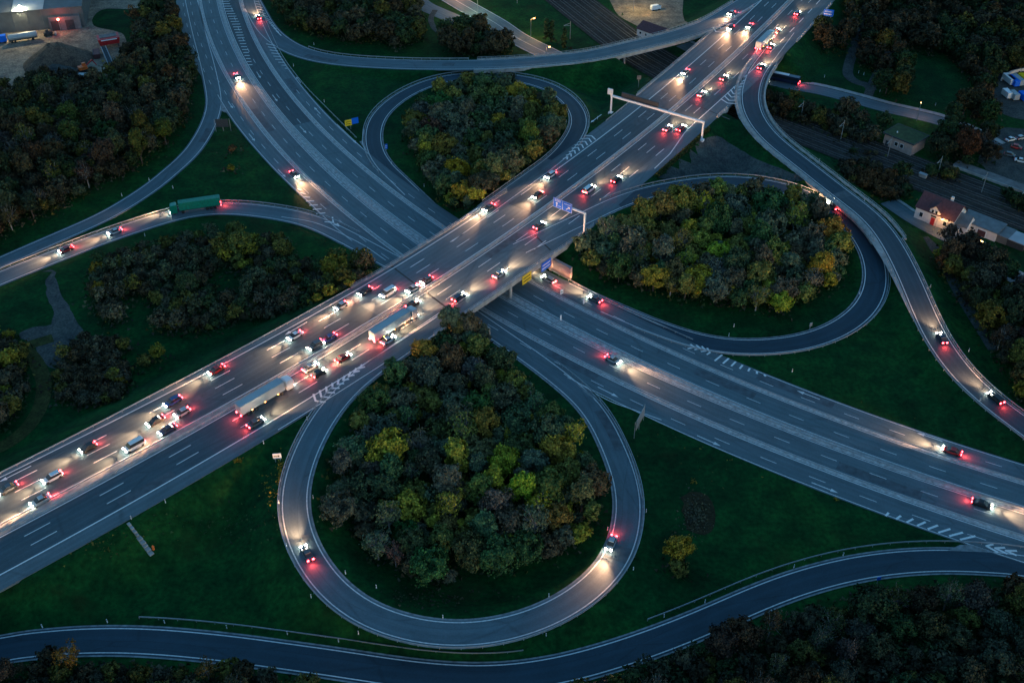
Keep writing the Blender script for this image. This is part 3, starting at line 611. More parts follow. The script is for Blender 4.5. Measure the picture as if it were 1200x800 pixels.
guard(LR, lambda q: uL(q)+0.6, 114, 168, 'steel guard rail on the lower road below the right wood')
def frac(r, a, b): return a*r.s[-1], b*r.s[-1]
guard(BLOOP, -BLOOP.w-1.0, *frac(BLOOP, 0.17, 0.86), 'curved steel guard rail round the outside of the big lower loop')
guard(BLOOP, BLOOP.w+1.0, *frac(BLOOP, 0.04, 0.20), 'steel guard rail inside the big lower loop where it leaves the flyover')
guard(ULOOP, ULOOP.w+1.2, *frac(ULOOP, 0.16, 0.76), 'curved steel guard rail round the outside of the upper loop')
guard(ULOOP, -ULOOP.w-1.0, *frac(ULOOP, 0.66, 0.92), 'steel guard rail inside the upper loop beside the flyover')
guard(RLOOP, RLOOP.w+1.2, *frac(RLOOP, 0.13, 0.84), 'curved steel guard rail round the outside of the right loop')
guard(NRAMP, NRAMP.w+1.0, *frac(NRAMP, 0.22, 0.86), 'steel guard rail beside the left slip road with the green lorry')
guard(RRAMP, -RRAMP.w-1.2, *frac(RRAMP, 0.52, 0.93), 'steel guard rail on the outer side of the right slip road')
guard(RRAMP, RRAMP.w+0.9, *frac(RRAMP, 0.50, 0.80), 'steel guard rail between the right slip road and the right loop')
guard(BRAMP, BRAMP.w+2.6, *frac(BRAMP, 0.29, 0.52), 'steel guard rail between the lower loop and the bottom slip road')
guard(BRAMP, BRAMP.w+2.2, *frac(BRAMP, 0.60, 0.88), 'thin steel guard rail above the bottom slip road at the lower right')
guard(URAMP, URAMP.w+1.0, *frac(URAMP, 0.30, 0.52), 'steel guard rail along the upper slip road below the hedge of trees')
gl = lambda pts: Road(resample(spline([ung(*p)[:2] for p in pts]), 1.0), 0.0)
for pts, lab in (([(702,470),(718,493),(733,520),(745,555),(752,585)], 'steel guard rail right of the big lower loop on the grass'), ([(302,0),(316,35),(332,68),(356,100),(385,130),(418,163)], 'steel guard rail along the upper right side of the lower road'),
                 ([(1028,0),(1026,12),(1019,38),(1012,58),(1006,70)], 'thin handrail beside the footpath at the upper right')):
    r_ = gl(pts); r_.z = np.array([gz(*p) for p in r_.p]); guard(r_, 0, 0, r_.s[-1], lab)
# ------------------------------------------------------------------ signs, gantries and marker posts
def textbars(mb, cx, cz, w, h, rows, y, seed=0):
    r_ = random.Random(seed)
    for k in range(rows):
        z = cz+h*(0.5-(k+0.5)/rows); x = cx-w/2
        while x < cx+w/2-0.15:
            l = r_.uniform(0.25, 0.6); l = min(l, cx+w/2-x); mb.box((x+l/2, y, z), (l*0.9, 0.02, h/rows*0.38)); x += l+0.1
def rot_to(v): return math.atan2(v[1], v[0])
# the blue cantilever gantry over the carriageway that leads away
q0, o0 = FO.find(un(684.5, 274, ZO)); base = FO.at(q0, o0); rz = FO.ang(q0)-math.pi/2               # local +x = away from the road, faces -y
G = thing('sign_gantry', 'grey cantilever gantry holding two blue signs above the flyover', 'sign gantry', base, rz)
part('footing', M['concrete'], G, lambda mb: mb.box((0, 0, 0.1), (2.6, 2.2, 0.5)))
part('post', M['white_steel'], G, lambda mb: mb.box((0, 0, 3.9), (0.55, 0.6, 7.4)), bevel=0.05)
part('arm', M['white_steel'], G, lambda mb: mb.box((-4.6, 0, 7.35), (9.6, 0.5, 0.6)), bevel=0.05)
for k, (x, w_) in enumerate(((-6.35, 3.5), (-9.95, 3.5))):
    pn = part('sign_panel', M['blue_sign'], G, lambda mb: mb.box((x, -0.42, 7.5), (w_, 0.12, 3.3)))
    part('border', M['white_sign'], pn, lambda mb: [mb.box((x+dx, -0.5, 7.5+dz), (sx, 0.03, sz)) for dx, dz, sx, sz in ((0, 1.62, w_, 0.05), (0, -1.62, w_, 0.05), (w_/2-.03, 0, 0.05, 3.15), (.03-w_/2, 0, 0.05, 3.15))])
    lt = MB()
    if k == 0:
        textbars(lt, x, 8.35, 2.3, 0.5, 1, -0.5, 3); v = [(-0.55, -0.5), (0.5, 0.45)]
        lt.add([(x-0.45, -0.5, 6.6), (x-0.3, -0.5, 6.45), (x+0.65, -0.5, 7.3), (x+0.5, -0.5, 7.45)], [(0, 1, 2, 3)]); lt.add([(x+0.95, -0.5, 7.75), (x+0.1, -0.5, 7.65), (x+0.85, -0.5, 6.95)], [(0, 1, 2)])
    else:
        textbars(lt, x, 8.45, 2.2, 0.9, 2, -0.5, 5); lt.box((x-0.35, -0.5, 6.9), (0.28, 0.02, 1.3)); lt.add([(x-0.8, -0.5, 7.3), (x+0.1, -0.5, 7.3), (x-0.35, -0.5, 7.9)], [(0, 1, 2)]); textbars(lt, x+0.75, 6.7, 0.9, 0.4, 1, -0.5, 8)
    lt.build('lettering', M['white_sign'], pn)
# the large portal gantry, its message boards seen from behind
qa, oa = FO.find(un(716, 131, ZO)); qb, ob = FO.find(un(822, 163, ZO)); qm = (qa+qb)/2
B0 = FO.at(qm, ob); rz = FO.ang(qm)+math.pi/2; span = oa-ob
G = thing('sign_gantry', 'long white portal gantry spanning the whole flyover with dark boards', 'sign gantry', (B0[0], B0[1], gz(*B0[:2])), rz)
hz = ZO-gz(*B0[:2])
for x in (0, span): part('post', M['white_steel'], G, lambda mb: (mb.box((x, 0, hz/2+3.0), (0.5, 0.55, hz+6.0)), mb.box((x, 0, 0.2), (1.6, 1.4, 0.9))), bevel=0.04)
def bm_(mb):
    mb.box((span/2, 0, hz+6.45), (span+0.6, 0.8, 0.7))
part('beam', M['white_steel'], G, bm_, bevel=0.06)
part('message_board', M['dark_steel'], G, lambda mb: mb.box((span*0.70, -1.0, hz+7.0), (15.0, 0.6, 2.9)))
part('walkway', M['steel'], G, lambda mb: mb.box((span*0.68, 0, hz+6.86), (15.0, 0.5, 0.1)))
part('control_box', M['white_sign'], G, lambda mb: mb.box((span+0.6, 0.2, hz+8.0), (2.0, 0.7, 2.2)), bevel=0.08)
# signs hung on the bridge side
def side_sign(px, py, w_, h_, m_, label, bars):
    q, o = FO.find(un(px, py, 5.6)); o = oR(q)-0.55; p = FO.at(q, o); rz = FO.ang(q)
    t = thing('road_sign', label, 'road sign', (p[0], p[1], 4.9), rz); pn = part('sign_panel', m_, t, lambda mb: mb.box((0, -0.1, 0.2), (w_, 0.12, h_)))
    for x in (-w_*0.3, w_*0.3): part('bracket', M['dark_steel'], t, lambda mb: mb.box((x, 0.12, 0.2), (0.12, 0.3, h_*0.9)))
    lt = MB(); textbars(lt, 0, 0.2, w_*0.8, h_*0.75, bars, -0.18, 4); lt.build('lettering', M['black'] if m_ is M['yellow_sign'] else M['white_sign'], pn)
side_sign(617, 324, 4.2, 3.0, M['yellow_sign'], 'yellow direction sign hung on the side of the flyover bridge', 2)
side_sign(638, 308, 4.6, 3.0, M['blue_sign'], 'blue direction sign hung on the side of the flyover bridge', 2)
def post_sign(px, py, w_, h_, z0, m_, label, face, nposts=2, back=False, tall=0, bars=2, cat='road sign', letter='white_sign', second=None):
    p = ung(px, py); t = thing('road_sign', label, cat, p, face)
    for k in range(nposts):
        x = (k-(nposts-1)/2)*w_*0.6/max(1, nposts-1)*(2 if nposts > 2 else 1.0) if nposts > 1 else 0
        part('post', M['steel'], t, lambda mb: mb.tube((x, 0.12, -0.1), (x, 0.12, z0+h_), 0.09, n=8))
    pn = part('sign_panel', m_, t, lambda mb: mb.box((0, 0, z0+h_/2), (w_, 0.1, h_)))
    if not back and bars:
        lt = MB(); textbars(lt, 0, z0+h_/2, w_*0.8, h_*0.7, bars, -0.07, int(px)); lt.build('lettering', M[letter], pn)
    if second: part('sign_panel', second, t, lambda mb: mb.box((w_+0.05, 0, z0+h_/2+0.25), (w_, 0.1, h_)))
    return t
post_sign(409, 152, 2.6, 2.4, 1.6, M['yellow_sign'], 'yellow and blue direction sign on posts beside the start of the upper loop', 0.45, letter='black', second=M['blue_sign'])
post_sign(453, 176, 0.9, 1.9, 0.5, M['blue_sign'], 'small blue and white sign on the grass inside the upper loop', 0.2, 1)
post_sign(969, 26, 4.2, 3.0, 2.6, M['blue_sign'], 'blue motorway sign beside the flyover at the top right', -0.35, 2)
post_sign(326, 541, 2.0, 1.6, 1.2, M['white_sign'], 'white sign on two legs beside the gap between flyover and lower loop', 0.1, 2, letter='black', bars=1)
post_sign(749, 503, 6.2, 3.4, 2.2, M['steel'], 'bare grey sign back on the grass fork right of the lower loop', 1.15, 3, back=True)
post_sign(262, 154, 4.6, 3.2, 1.8, M['dark_steel'], 'dark back of a large sign in the fork of the left slip road', 0.05, 3, back=True)
post_sign(658, 348, 1.0, 1.5, 1.2, M['white_sign'], 'small white sign beside the lower road right of the bridge', 0.5, 1, bars=1, letter='black')
post_sign(657, 377, 0.5, 2.0, 0.4, M['white_sign'], 'slim white marker board on the separator of the lower road', 0.5, 1, bars=0)
post_sign(684, 357, 0.5, 1.8, 0.4, M['white_sign'], 'slim white marker board on the outer separator of the lower road', 0.5, 1, bars=0)
post_sign(1028, 684, 0.9, 1.0, 1.4, M['blue_sign'], 'small round-edged blue sign below the bottom slip road', 0.2, 1, bars=0)
post_sign(949, 386, 0.9, 1.2, 1.2, M['steel'], 'small grey sign back inside the right loop', 0.4, 1, back=True)
post_sign(748, 103, 1.6, 1.6, 3.4, M['shed_grey'], 'grey equipment sign on a pole beside the railway gap at the top', 0.1, 1, back=True)
# marker posts beside the roads
dp = thing('marker_post', '', 'marker post'); 
part('post', M['white_sign'], dp, lambda mb: mb.prism([(-.1, -.08), (.1, -.08), (0.0, .1)], -0.1, 1.15)); part('black_band', M['black'], dp, lambda mb: mb.prism([(-.115, -.09), (.115, -.09), (0.0, .115)], 0.78, 0.95))
MP = [('outside of the big lower loop', [(327,590),(336,640),(365,700),(420,742),(640,745),(742,668),(757,600)]), ('grass inside the big lower loop', [(367,584),(405,672),(441,689),(519,724),(643,699),(712,621)]),
      ('grass above the bottom slip road', [(50,735),(126,729),(193,730),(266,736),(337,743),(397,752),(826,706),(778,723),(930,665),(988,651)]), ('lower edge of the flyover shoulder', [(154,608),(194,589),(309,520),(360,492)]),
      ('grass inside the upper loop', [(459,193),(497,219),(521,207),(664,144)]), ('grass outside the upper loop', [(380,120),(368,53),(344,78),(700,140)]), ('inner edge of the right loop', [(860,383),(854,394),(1007,345),(928,436)]),
      ('left slip roads', [(143,230),(203,221),(175,212),(83,294),(170,277),(240,135)]), ('right slip road', [(960,190),(1013,236),(1090,337),(1135,412),(1148,470)]), ('lawn beside the street at the upper right', [(966,91),(1006,86),(1012,88),(1031,108),(1096,124)])]
first = True
for where, pts in MP:
    pts = sorted(pts)
    for k, (px, py) in enumerate(pts):
        o = dp if first else copy_tree(dp); first = False; o.location = ung(px, py); o.rotation_euler = (0, 0, random.uniform(0, 6))
        o['group'] = 'marker posts beside the roads'; o['label'] = f'marker post, {where}, {ORD[k]} from the left'
# concrete drain steps with an orange cap on the grass below the flyover
t = thing('drain_channel', 'pale stepped concrete drain running down the grass below the flyover', 'drain')
A_, B_ = ung(150, 613), ung(178, 650)
for k in range(9):
    p = A_+(B_-A_)*(k+0.5)/9; part('step', M['concrete'], t, lambda mb: mb.box((p[0], p[1], gz(*p[:2])+0.15), (0.9+0.25*(k % 3), (0.62 if k < 4 else 0.95)*1.1, 0.35), rot_to((B_-A_)[:2])))
p = ung(180, 643); part('marker_cap', M['orange'], thing('drain_marker', 'small orange marker at the lower end of the concrete drain', 'marker', p), lambda mb: (mb.tube((0, 0, 0), (0, 0, 0.9), 0.28, 0.18, n=10), mb.tube((0, 0, 0.9), (0, 0, 1.4), 0.32, 0.05, n=10)))
# ------------------------------------------------------------------ vehicles, standing where the photograph has their lights
def hull(mb, secs, mi=0):
    """loft through sections (x, half width low, half width high, z0, zmid, z1)"""
    v = []; n = 8
    for x, w0, w1, z0, zm, z1 in secs: v += [(x, -w0, z0), (x, w0, z0), (x, w0*1.02, zm), (x, w1, z1-0.04), (x, w1*0.86, z1), (x, -w1*0.86, z1), (x, -w1, z1-0.04), (x, -w0*1.02, zm)]
    f = []
    for k in range(len(secs)-1):
        for j in range(n): f.append((n*k+j, n*k+(j+1) % n, n*(k+1)+(j+1) % n, n*(k+1)+j))
    f += [tuple(range(n-1, -1, -1)), tuple(n*(len(secs)-1)+j for j in range(n))]; mb.add(v, f, mi)
def beam_light(kind, watts, col, size, blend, loc, pitch, yaw=0.0, squash=1.0):
    l = bpy.data.lights.new(kind, 'SPOT'); l.energy = watts; l.color = col; l.spot_size = size; l.spot_blend = blend; l.shadow_soft_size = 0.3
    o = bpy.data.objects.new(kind, l); COL.objects.link(o); o.location = loc; o.rotation_euler = (pitch, 0, yaw); o.scale = (1.0, squash, 1.0); return o
WARM = (1.0, 0.46, 0.24); WHITE = (1.0, 0.70, 0.55)
LIT = True
def lights(t, xf, xr, z, hw, beam='warm', tail=True, hs=1.0, glow=1.0):
    for s in (-1, 1):
        part('headlight', M['head'] if LIT else M['glass'], t, lambda mb: mb.box((xf, s*hw, z), (0.26, 0.44, 0.26)))
        part('taillight', M['tail'] if LIT else M['red'], t, lambda mb: mb.box((xr, s*hw, z+0.12), (0.2, 0.42, 0.3)))
    if not LIT: return
    for col, en, pit, sz, sq in ((WARM, 8500*hs, R(85.0), R(66), 0.5), (WARM, 430*hs, R(66), R(110), 0.8)):      # far beam, near spill
        o = beam_light('headlight_beam', en, col, sz, 1.0, (xf+0.25, 0, z+0.35), pit, -math.pi/2, sq); o.parent = t
    o = beam_light('taillight_glow', 240*glow, (1, 0.06, 0.06), R(120), 1.0, (xr-0.25, 0, z+0.3), R(62), math.pi/2); o.parent = t
PROTO = {}
def make_car(kind):
    t = thing('car', '', 'car')
    lo = {'saloon': 4.5, 'estate': 4.7, 'hatchback': 4.0, 'van': 5.2}[kind]; a = -lo/2; b = lo/2; W_ = 0.9 if kind != 'van' else 0.98
    def body(mb):
        zs = 0.82 if kind != 'van' else 1.05
        hull(mb, [(a, W_*.86, W_*.8, .42, .6, zs*.92), (a+.25, W_*.97, W_*.9, .28, .6, zs*1.03), (a+1.0, W_, W_*.93, .24, .6, zs*1.06), (0.2, W_, W_*.93, .24, .6, zs*1.04), (b-1.3, W_, W_*.93, .24, .6, zs*1.0), (b-.35, W_*.95, W_*.86, .28, .55, zs*.86), (b, W_*.78, W_*.7, .38, .52, zs*.7)])
    part('body', M['car_paint'], t, body, smooth=False)
    rear = {'saloon': a+0.75, 'estate': a+0.15, 'hatchback': a+0.2, 'van': a+0.08}[kind]; top = {'saloon': 1.42, 'estate': 1.48, 'hatchback': 1.46, 'van': 1.95}[kind]; z = 0.84 if kind != 'van' else 1.08
    rt = {'saloon': a+1.45, 'estate': a+.55, 'hatchback': a+.7, 'van': a+.2}[kind]; ft = 0.35 if kind != 'van' else 1.1; ff = 1.25 if kind != 'van' else 1.75
    part('windows', M['glass'], t, lambda mb: mb.add([(rear, -W_*.9, z), (rear, W_*.9, z), (ff, W_*.9, z), (ff, -W_*.9, z), (rt, -W_*.72, top-.03), (rt, W_*.72, top-.03), (ft, W_*.72, top-.03), (ft, -W_*.72, top-.03)], [(3, 2, 1, 0), (4, 5, 6, 7), (0, 1, 5, 4), (1, 2, 6, 5), (2, 3, 7, 6), (3, 0, 4, 7)]))
    part('roof', M['car_paint'], t, lambda mb: mb.box(((rt+ft)/2, 0, top), (abs(ft-rt)+0.06, W_*1.46, 0.07), taper=0.94))
    for x in (a+0.85, b-0.85):
        for s in (-1, 1): part('wheel', M['rubber'], t, lambda mb: mb.tube((x, s*W_*.98-.1, .32), (x, s*W_*.98+.1, .32), .32, n=14))
    lights(t, b-0.02, a-0.02, 0.64 if kind != 'van' else 0.8, W_*.66)
    return t
def make_lorry(box):
    t = thing('lorry', '', 'lorry'); xf = 8.2
    part('cab', M['car_paint'], t, lambda mb: hull(mb, [(5.9, 1.2, 1.12, .5, 1.6, 3.3), (6.3, 1.24, 1.2, .5, 1.6, 3.5), (7.9, 1.24, 1.15, .5, 1.6, 3.3), (xf, 1.18, 1.05, .55, 1.5, 2.6)]))
    part('windscreen', M['glass'], t, lambda mb: mb.add([(7.98, -1.05, 1.9), (7.98, 1.05, 1.9), (8.24, 1.05, 1.9), (8.24, -1.05, 1.9), (7.8, -1.0, 3.1), (7.8, 1.0, 3.1), (8.05, 1.0, 2.95), (8.05, -1.0, 2.95)], [(3, 2, 1, 0), (4, 5, 6, 7), (0, 1, 5, 4), (1, 2, 6, 5), (2, 3, 7, 6), (3, 0, 4, 7)]))
    part('trailer_box', M[box], t, lambda mb: mb.box((-1.4, 0, 2.55), (13.4, 2.5, 2.75)), bevel=0.06)
    part('chassis', M['dark_steel'], t, lambda mb: mb.box((-0.4, 0, 0.9), (15.0, 1.3, 0.35)))
    part('rear_door', M['pale_sheet'], t, lambda mb: mb.box((-8.13, 0, 2.55), (0.06, 2.3, 2.5)))
    for x in (7.0, 4.2, -3.6, -4.9, -6.2):
        for s in (-1, 1): part('wheel', M['rubber'], t, lambda mb: mb.tube((x, s*1.05-.18, .5), (x, s*1.05+.18, .5), .5, n=14))
    lights(t, xf, -8.2, 0.95, 0.95, hs=1.0, glow=1.6)
    for x in (-5, -1, 3): part('marker_lamp', M['amber'], t, lambda mb: mb.box((x, -1.28, 1.15), (0.25, 0.06, 0.12)))
    return t
def make_bus():
    t = thing('bus', '', 'bus')
    part('body', M['car_paint'], t, lambda mb: mb.box((0, 0, 1.75), (12.0, 2.5, 2.8)), bevel=0.15)
    part('windows', M['glass'], t, lambda mb: mb.box((0, 0, 2.25), (11.2, 2.56, 0.95)))
    part('roof_unit', M['white_sign'], t, lambda mb: mb.box((1.5, 0, 3.25), (6.0, 1.7, 0.22)), bevel=0.05)
    for x in (-3.4, 3.9):
        for s in (-1, 1): part('wheel', M['rubber'], t, lambda mb: mb.tube((x, s*1.1-.16, .5), (x, s*1.1+.16, .5), .5, n=14))
    lights(t, 6.0, -6.0, 0.9, 0.95); part('side_lamp_strip', M['amber'], t, lambda mb: mb.box((0, -1.29, 0.75), (9.5, 0.06, 0.14)))
    return t
PAINT = {'white': (.7, .72, .74), 'silver': (.42, .44, .46), 'black': (.012, .012, .014), 'grey': (.10, .11, .12), 'blue': (.03, .07, .22), 'red': (.35, .02, .02), 'green': (.02, .22, .13), 'dark blue': (.012, .02, .06)}
VEH = []
def veh(rd, px, py, dirn, kind, colour, place, beam=None, z=None):
    """a vehicle on road rd at the photograph's px, py; dirn +1 drives with the axis"""
    zz = z if z is not None else (ZO if rd is FO else 0.0)
    if z is None and rd not in (FO, LR):
        for _ in range(5): q, o = rd.find(un(px, py, zz)); zz = float(np.interp(q, rd.s, rd.z))
    q, o = rd.find(un(px, py, zz)); VEH.append([rd, q, o, dirn, kind, colour, place, px, py])
FL = 'on the flyover\'s oncoming lanes'; FA = 'on the flyover\'s lanes leading away'
for px, py, k, c in ((10,574,'saloon','grey'),(62,561,'estate','white'),(104,526,'hatchback','black'),(48,588,'saloon','silver'),(158,524,'van','white'),(183,495,'saloon','black'),(203,472,'estate','blue'),(214,485,'hatchback','silver'),(254,435,'saloon','red'),(197,505,'saloon','dark blue'),
                     (346,395,'saloon','white'),(370,406,'estate','grey'),(400,360,'hatchback','silver'),(428,343,'saloon','black'),(386,398,'saloon','blue'),(455,345,'van','white'),(484,340,'saloon','silver'),(573,245,'saloon','grey'),(645,207,'estate','white'),(630,230,'saloon','black'),(803,86,'saloon','silver'),(856,34,'hatchback','dark blue'),(878,32,'saloon','white'),(500,330,'hatchback','grey')):
    veh(FO, px, py, -1, k, c, FL)
for px, py, k, c in ((312,470,'lorry','white'),(300,497,'saloon','grey'),(364,432,'saloon','silver'),(374,439,'hatchback','black'),(402,421,'saloon','red'),(462,386,'lorry','silver'),(455,400,'saloon','white'),(484,358,'saloon','black'),(538,350,'estate','dark blue'),(585,323,'saloon','silver'),(632,266,'saloon','grey'),(690,224,'van','white'),(722,212,'saloon','black'),
                     (782,152,'saloon','silver'),(798,152,'estate','red'),(822,112,'saloon','white'),(896,52,'lorry','white'),(903,56,'saloon','grey'),(934,17,'hatchback','blue'),(910,38,'saloon','red'),(892,80,'saloon','black'),(848,93,'saloon','grey')):
    veh(FO, px, py, 1, k, c, FA)
veh(LR, 718, 423, 1, 'saloon', 'silver', 'on the lower road near the middle separator'); veh(LR, 278, 91, 1, 'saloon', 'white', 'on the lower road at the upper left'); veh(LR, 345, 206, 1, 'saloon', 'grey', 'on the lower road above the striped area')
veh(LR, 1115, 530, -1, 'saloon', 'red', 'on the outer lanes of the lower road at the right'); veh(LR, 1150, 592, 1, 'saloon', 'black', 'on the lower road near the right edge'); veh(LR, 643, 329, -1, 'estate', 'silver', 'beneath the bridge edge on the lower road'); veh(LR, 697, 352, -1, 'saloon', 'grey', 'on the outer lane below the right wood')
veh(BLOOP, 360, 650, -1, 'saloon', 'grey', 'climbing the left side of the big lower loop'); veh(BLOOP, 716, 638, -1, 'saloon', 'silver', 'on the right side of the big lower loop')
veh(RRAMP, 1103, 398, -1, 'saloon', 'dark blue', 'on the right slip road beside the meadow'); veh(RRAMP, 1166, 468, -1, 'estate', 'black', 'low on the right slip road near the right edge')
veh(NRAMP, 78, 294, -1, 'saloon', 'red', 'lowest on the left slip road'); veh(NRAMP, 135, 273, -1, 'saloon', 'silver', 'on the left slip road behind the red car'); veh(NRAMP, 230, 246, -1, 'lorry', 'green', 'on the left slip road')
veh(URAMP, 857, 17, -1, 'hatchback', 'silver', 'on the striped exit tip at the top'); veh(URAMP, 303, 22, -1, 'saloon', 'red', 'on the lower road exit at the top left'); veh(RLOOP, 974, 243, -1, 'saloon', 'grey', 'on the right loop half hidden by trees'); veh(STREET, 919, 96, -1, 'bus', 'dark blue', 'on the street under the flyover')
for k in ('saloon', 'estate', 'hatchback', 'van'): PROTO[k] = make_car(k)
PROTO['lorry'] = make_lorry('pale_sheet'); PROTO['bus'] = make_bus(); PROTO['green lorry'] = make_lorry('green_box') if 'green_box' in M else PROTO['lorry']
used = set(); KN = {'saloon': 'saloon car', 'estate': 'estate car', 'hatchback': 'hatchback', 'van': 'van', 'lorry': 'articulated lorry', 'bus': 'long bus'}
grp = {}
for v in VEH: grp.setdefault((v[6], v[5], v[4]), []).append(v)
for (place, colour, kind), vs in grp.items():
    vs.sort(key=lambda v: v[7])
    for i, (rd, q, o, dirn, kind, colour, place, px, py) in enumerate(vs):
        pk = 'green lorry' if kind == 'lorry' and colour == 'green' else kind
        src = PROTO[pk]; t = src if pk not in used else copy_tree(src); used.add(pk)
        p = rd.at(q, o); sl = (rd.at(q+3)[2]-rd.at(q-3)[2])/6*dirn
        t.location = (p[0], p[1], p[2]+0.035); t.rotation_euler = (0, -math.atan(sl), rd.ang(q)+(0 if dirn > 0 else math.pi))
        for ch in t.children:
            if ch.type == 'MESH' and ch.data.materials[0] is M['car_paint']: ch.color = (*PAINT[colour], 1)
        lab = f'{colour} {KN[kind]} {place}, lamps lit'
        if len(vs) > 1: lab = f'{colour} {KN[kind]} {place}, {ORD[i]} such from the left'
        t['label'] = lab; t['group'] = 'vehicles driving through the interchange'; t['category'] = {'van': 'van', 'lorry': 'lorry', 'bus': 'bus'}.get(kind, 'car')
for k, t in PROTO.items():
    if k not in used and t.name in bpy.data.objects:
        for ch in list(t.children): bpy.data.objects.remove(ch)
        bpy.data.objects.remove(t)
print('VEH', len(VEH))

LIT = False
PARK = {'saloon': make_car('saloon'), 'hatchback': make_car('hatchback')}; first = set()
for px, py, kind, colour, ang, lab in ((1184, 165, 'saloon', 'white', 0.4, 'white parked car, upper one in the dark lot at the right edge'), (1191, 174, 'hatchback', 'red', -0.5, 'red parked car in the dark lot at the right edge'),
        (1196, 190, 'saloon', 'white', -0.5, 'white parked car, lower one in the dark lot at the right edge'), (1183, 183, 'hatchback', 'grey', -0.5, 'grey parked car in the dark lot at the right edge'), (1196, 163, 'hatchback', 'silver', 0.4, 'silver parked car at the border of the dark right edge lot')):
    t = PARK[kind] if kind not in first else copy_tree(PARK[kind]); first.add(kind); t.location = ung(px, py)+np.array([0, 0, 0.08]); t.rotation_euler = (0, 0, ang)
    for ch in t.children:
        if ch.data.materials[0] is M['car_paint']: ch.color = (*PAINT[colour], 1)
    tag(t, lab, 'car', 'parked cars at the right edge')
# ------------------------------------------------------------------ trees: leaf clumps through a lobed crown on a trunk with limbs
def cards(P, N, size, r_, tri=False):
    """leaf clumps at P facing roughly N: quads (or triangles) as one vertex array"""
    n = len(P); a = r_.normal(size=(n, 3)); u = np.cross(N, a); u /= np.linalg.norm(u, axis=1)[:, None]+1e-9; v = np.cross(N, u)
    v /= np.linalg.norm(v, axis=1)[:, None]+1e-9; s = (size*r_.uniform(0.55, 1.35, n))[:, None]; k = 3 if tri else 4
    ang = [0.3, 2.4, 4.5] if tri else [0.0, 1.45, 3.2, 4.8]
    V = np.stack([P+(u*math.cos(t)+v*math.sin(t))*s*r_.uniform(0.5, 0.85, (n, 1)) for t in ang], 1); return V.reshape(-1, 3), k
def fast_mesh(name, V, k, material, tint=None):
    n = len(V)//k; me = bpy.data.meshes.new(name); me.vertices.add(len(V)); me.vertices.foreach_set('co', V.astype(np.float32).ravel())
    me.loops.add(len(V)); me.loops.foreach_set('vertex_index', np.arange(len(V), dtype=np.int32)); me.polygons.add(n)
    me.polygons.foreach_set('loop_start', np.arange(0, len(V), k, dtype=np.int32)); me.polygons.foreach_set('loop_total', np.full(n, k, np.int32))
    me.materials.append(material); me.update(calc_edges=True)
    if tint is not None:
        at = me.color_attributes.new('leaf_tint', 'FLOAT_COLOR', 'POINT'); at.data.foreach_set('color', np.column_stack([tint, np.ones(len(tint))]).astype(np.float32).ravel())
    return me
KIND = {  # width, height, crown base, lobes, clumps, clump size
    'broad': (7.8, 8.4, 1.4, 46, 7400, 0.29), 'round': (6.4, 7.6, 1.2, 36, 5900, 0.27), 'tall': (5.2, 10.0, 1.6, 38, 5900, 0.27),
    'sparse': (6.2, 8.6, 1.8, 26, 1300, 0.27), 'bushy': (5.0, 4.6, 0.2, 30, 3300, 0.27), 'spire': (2.6, 11.0, 0.5, 12, 1300, 0.4)}
def crown_points(kind, seed):
    W_, H_, z0, nl, n, cs = KIND[kind]; r_ = np.random.default_rng(seed); c = np.array([0, 0, (H_+z0)/2]); rad = np.array([W_/2, W_/2, (H_-z0)/2])
    L = []
    for k in range(nl):
        z = 1-1.75*(k+0.5)/nl; a = k*2.399963+r_.uniform(-.7, .7); h = math.sqrt(max(0, 1-z*z)); q = r_.uniform(0.45, 0.95)
        if kind == 'spire': z = 1-2*(k+.5)/nl; h = 0.35*(1-z)*0.5+0.1; q = 0.85
        L.append((c+rad*np.array([h*math.cos(a)*q, h*math.sin(a)*q, z*q*0.92]), r_.uniform(0.2, 0.36)*W_/2*(1.5 if kind == 'spire' else 1.0)))
    w = np.array([l[1]**2 for l in L]); own = r_.choice(nl, n, p=w/w.sum()); d = r_.normal(size=(n, 3)); d[:, 2] = d[:, 2]*0.8+0.25; d /= np.linalg.norm(d, axis=1)[:, None]
    lc = np.array([l[0] for l in L])[own]; lr = np.array([l[1] for l in L])[own]
    P = lc+d*(lr*np.clip(r_.normal(0.95, 0.17, n), 0.4, 1.4))[:, None]*np.array([1, 1, 0.82]); 
    for _ in range(14):                                             # gaps where limbs end
        h_ = P[r_.integers(n)]; rr_ = r_.uniform(0.09, 0.17)*W_; P = P[((P-h_)**2).sum(1) > rr_**2] if r_.random() < 0.85 else P; d = d if len(P) == len(d) else None
        if d is None: d = P-c; d = d/np.linalg.norm(d, axis=1)[:, None]
        n = len(P)
    sp = r_.random(n) < 0.09; P = P+d*(sp*r_.uniform(0.2, 0.9, n)*W_/8)[:, None]; P[:, 2] = np.maximum(P[:, 2], 0.15)
    N = d+r_.normal(scale=0.55, size=(n, 3)); N /= np.linalg.norm(N, axis=1)[:, None]; return P, N, cs, L, r_
CROWN, TRUNK, PTS = {}, {}, {}
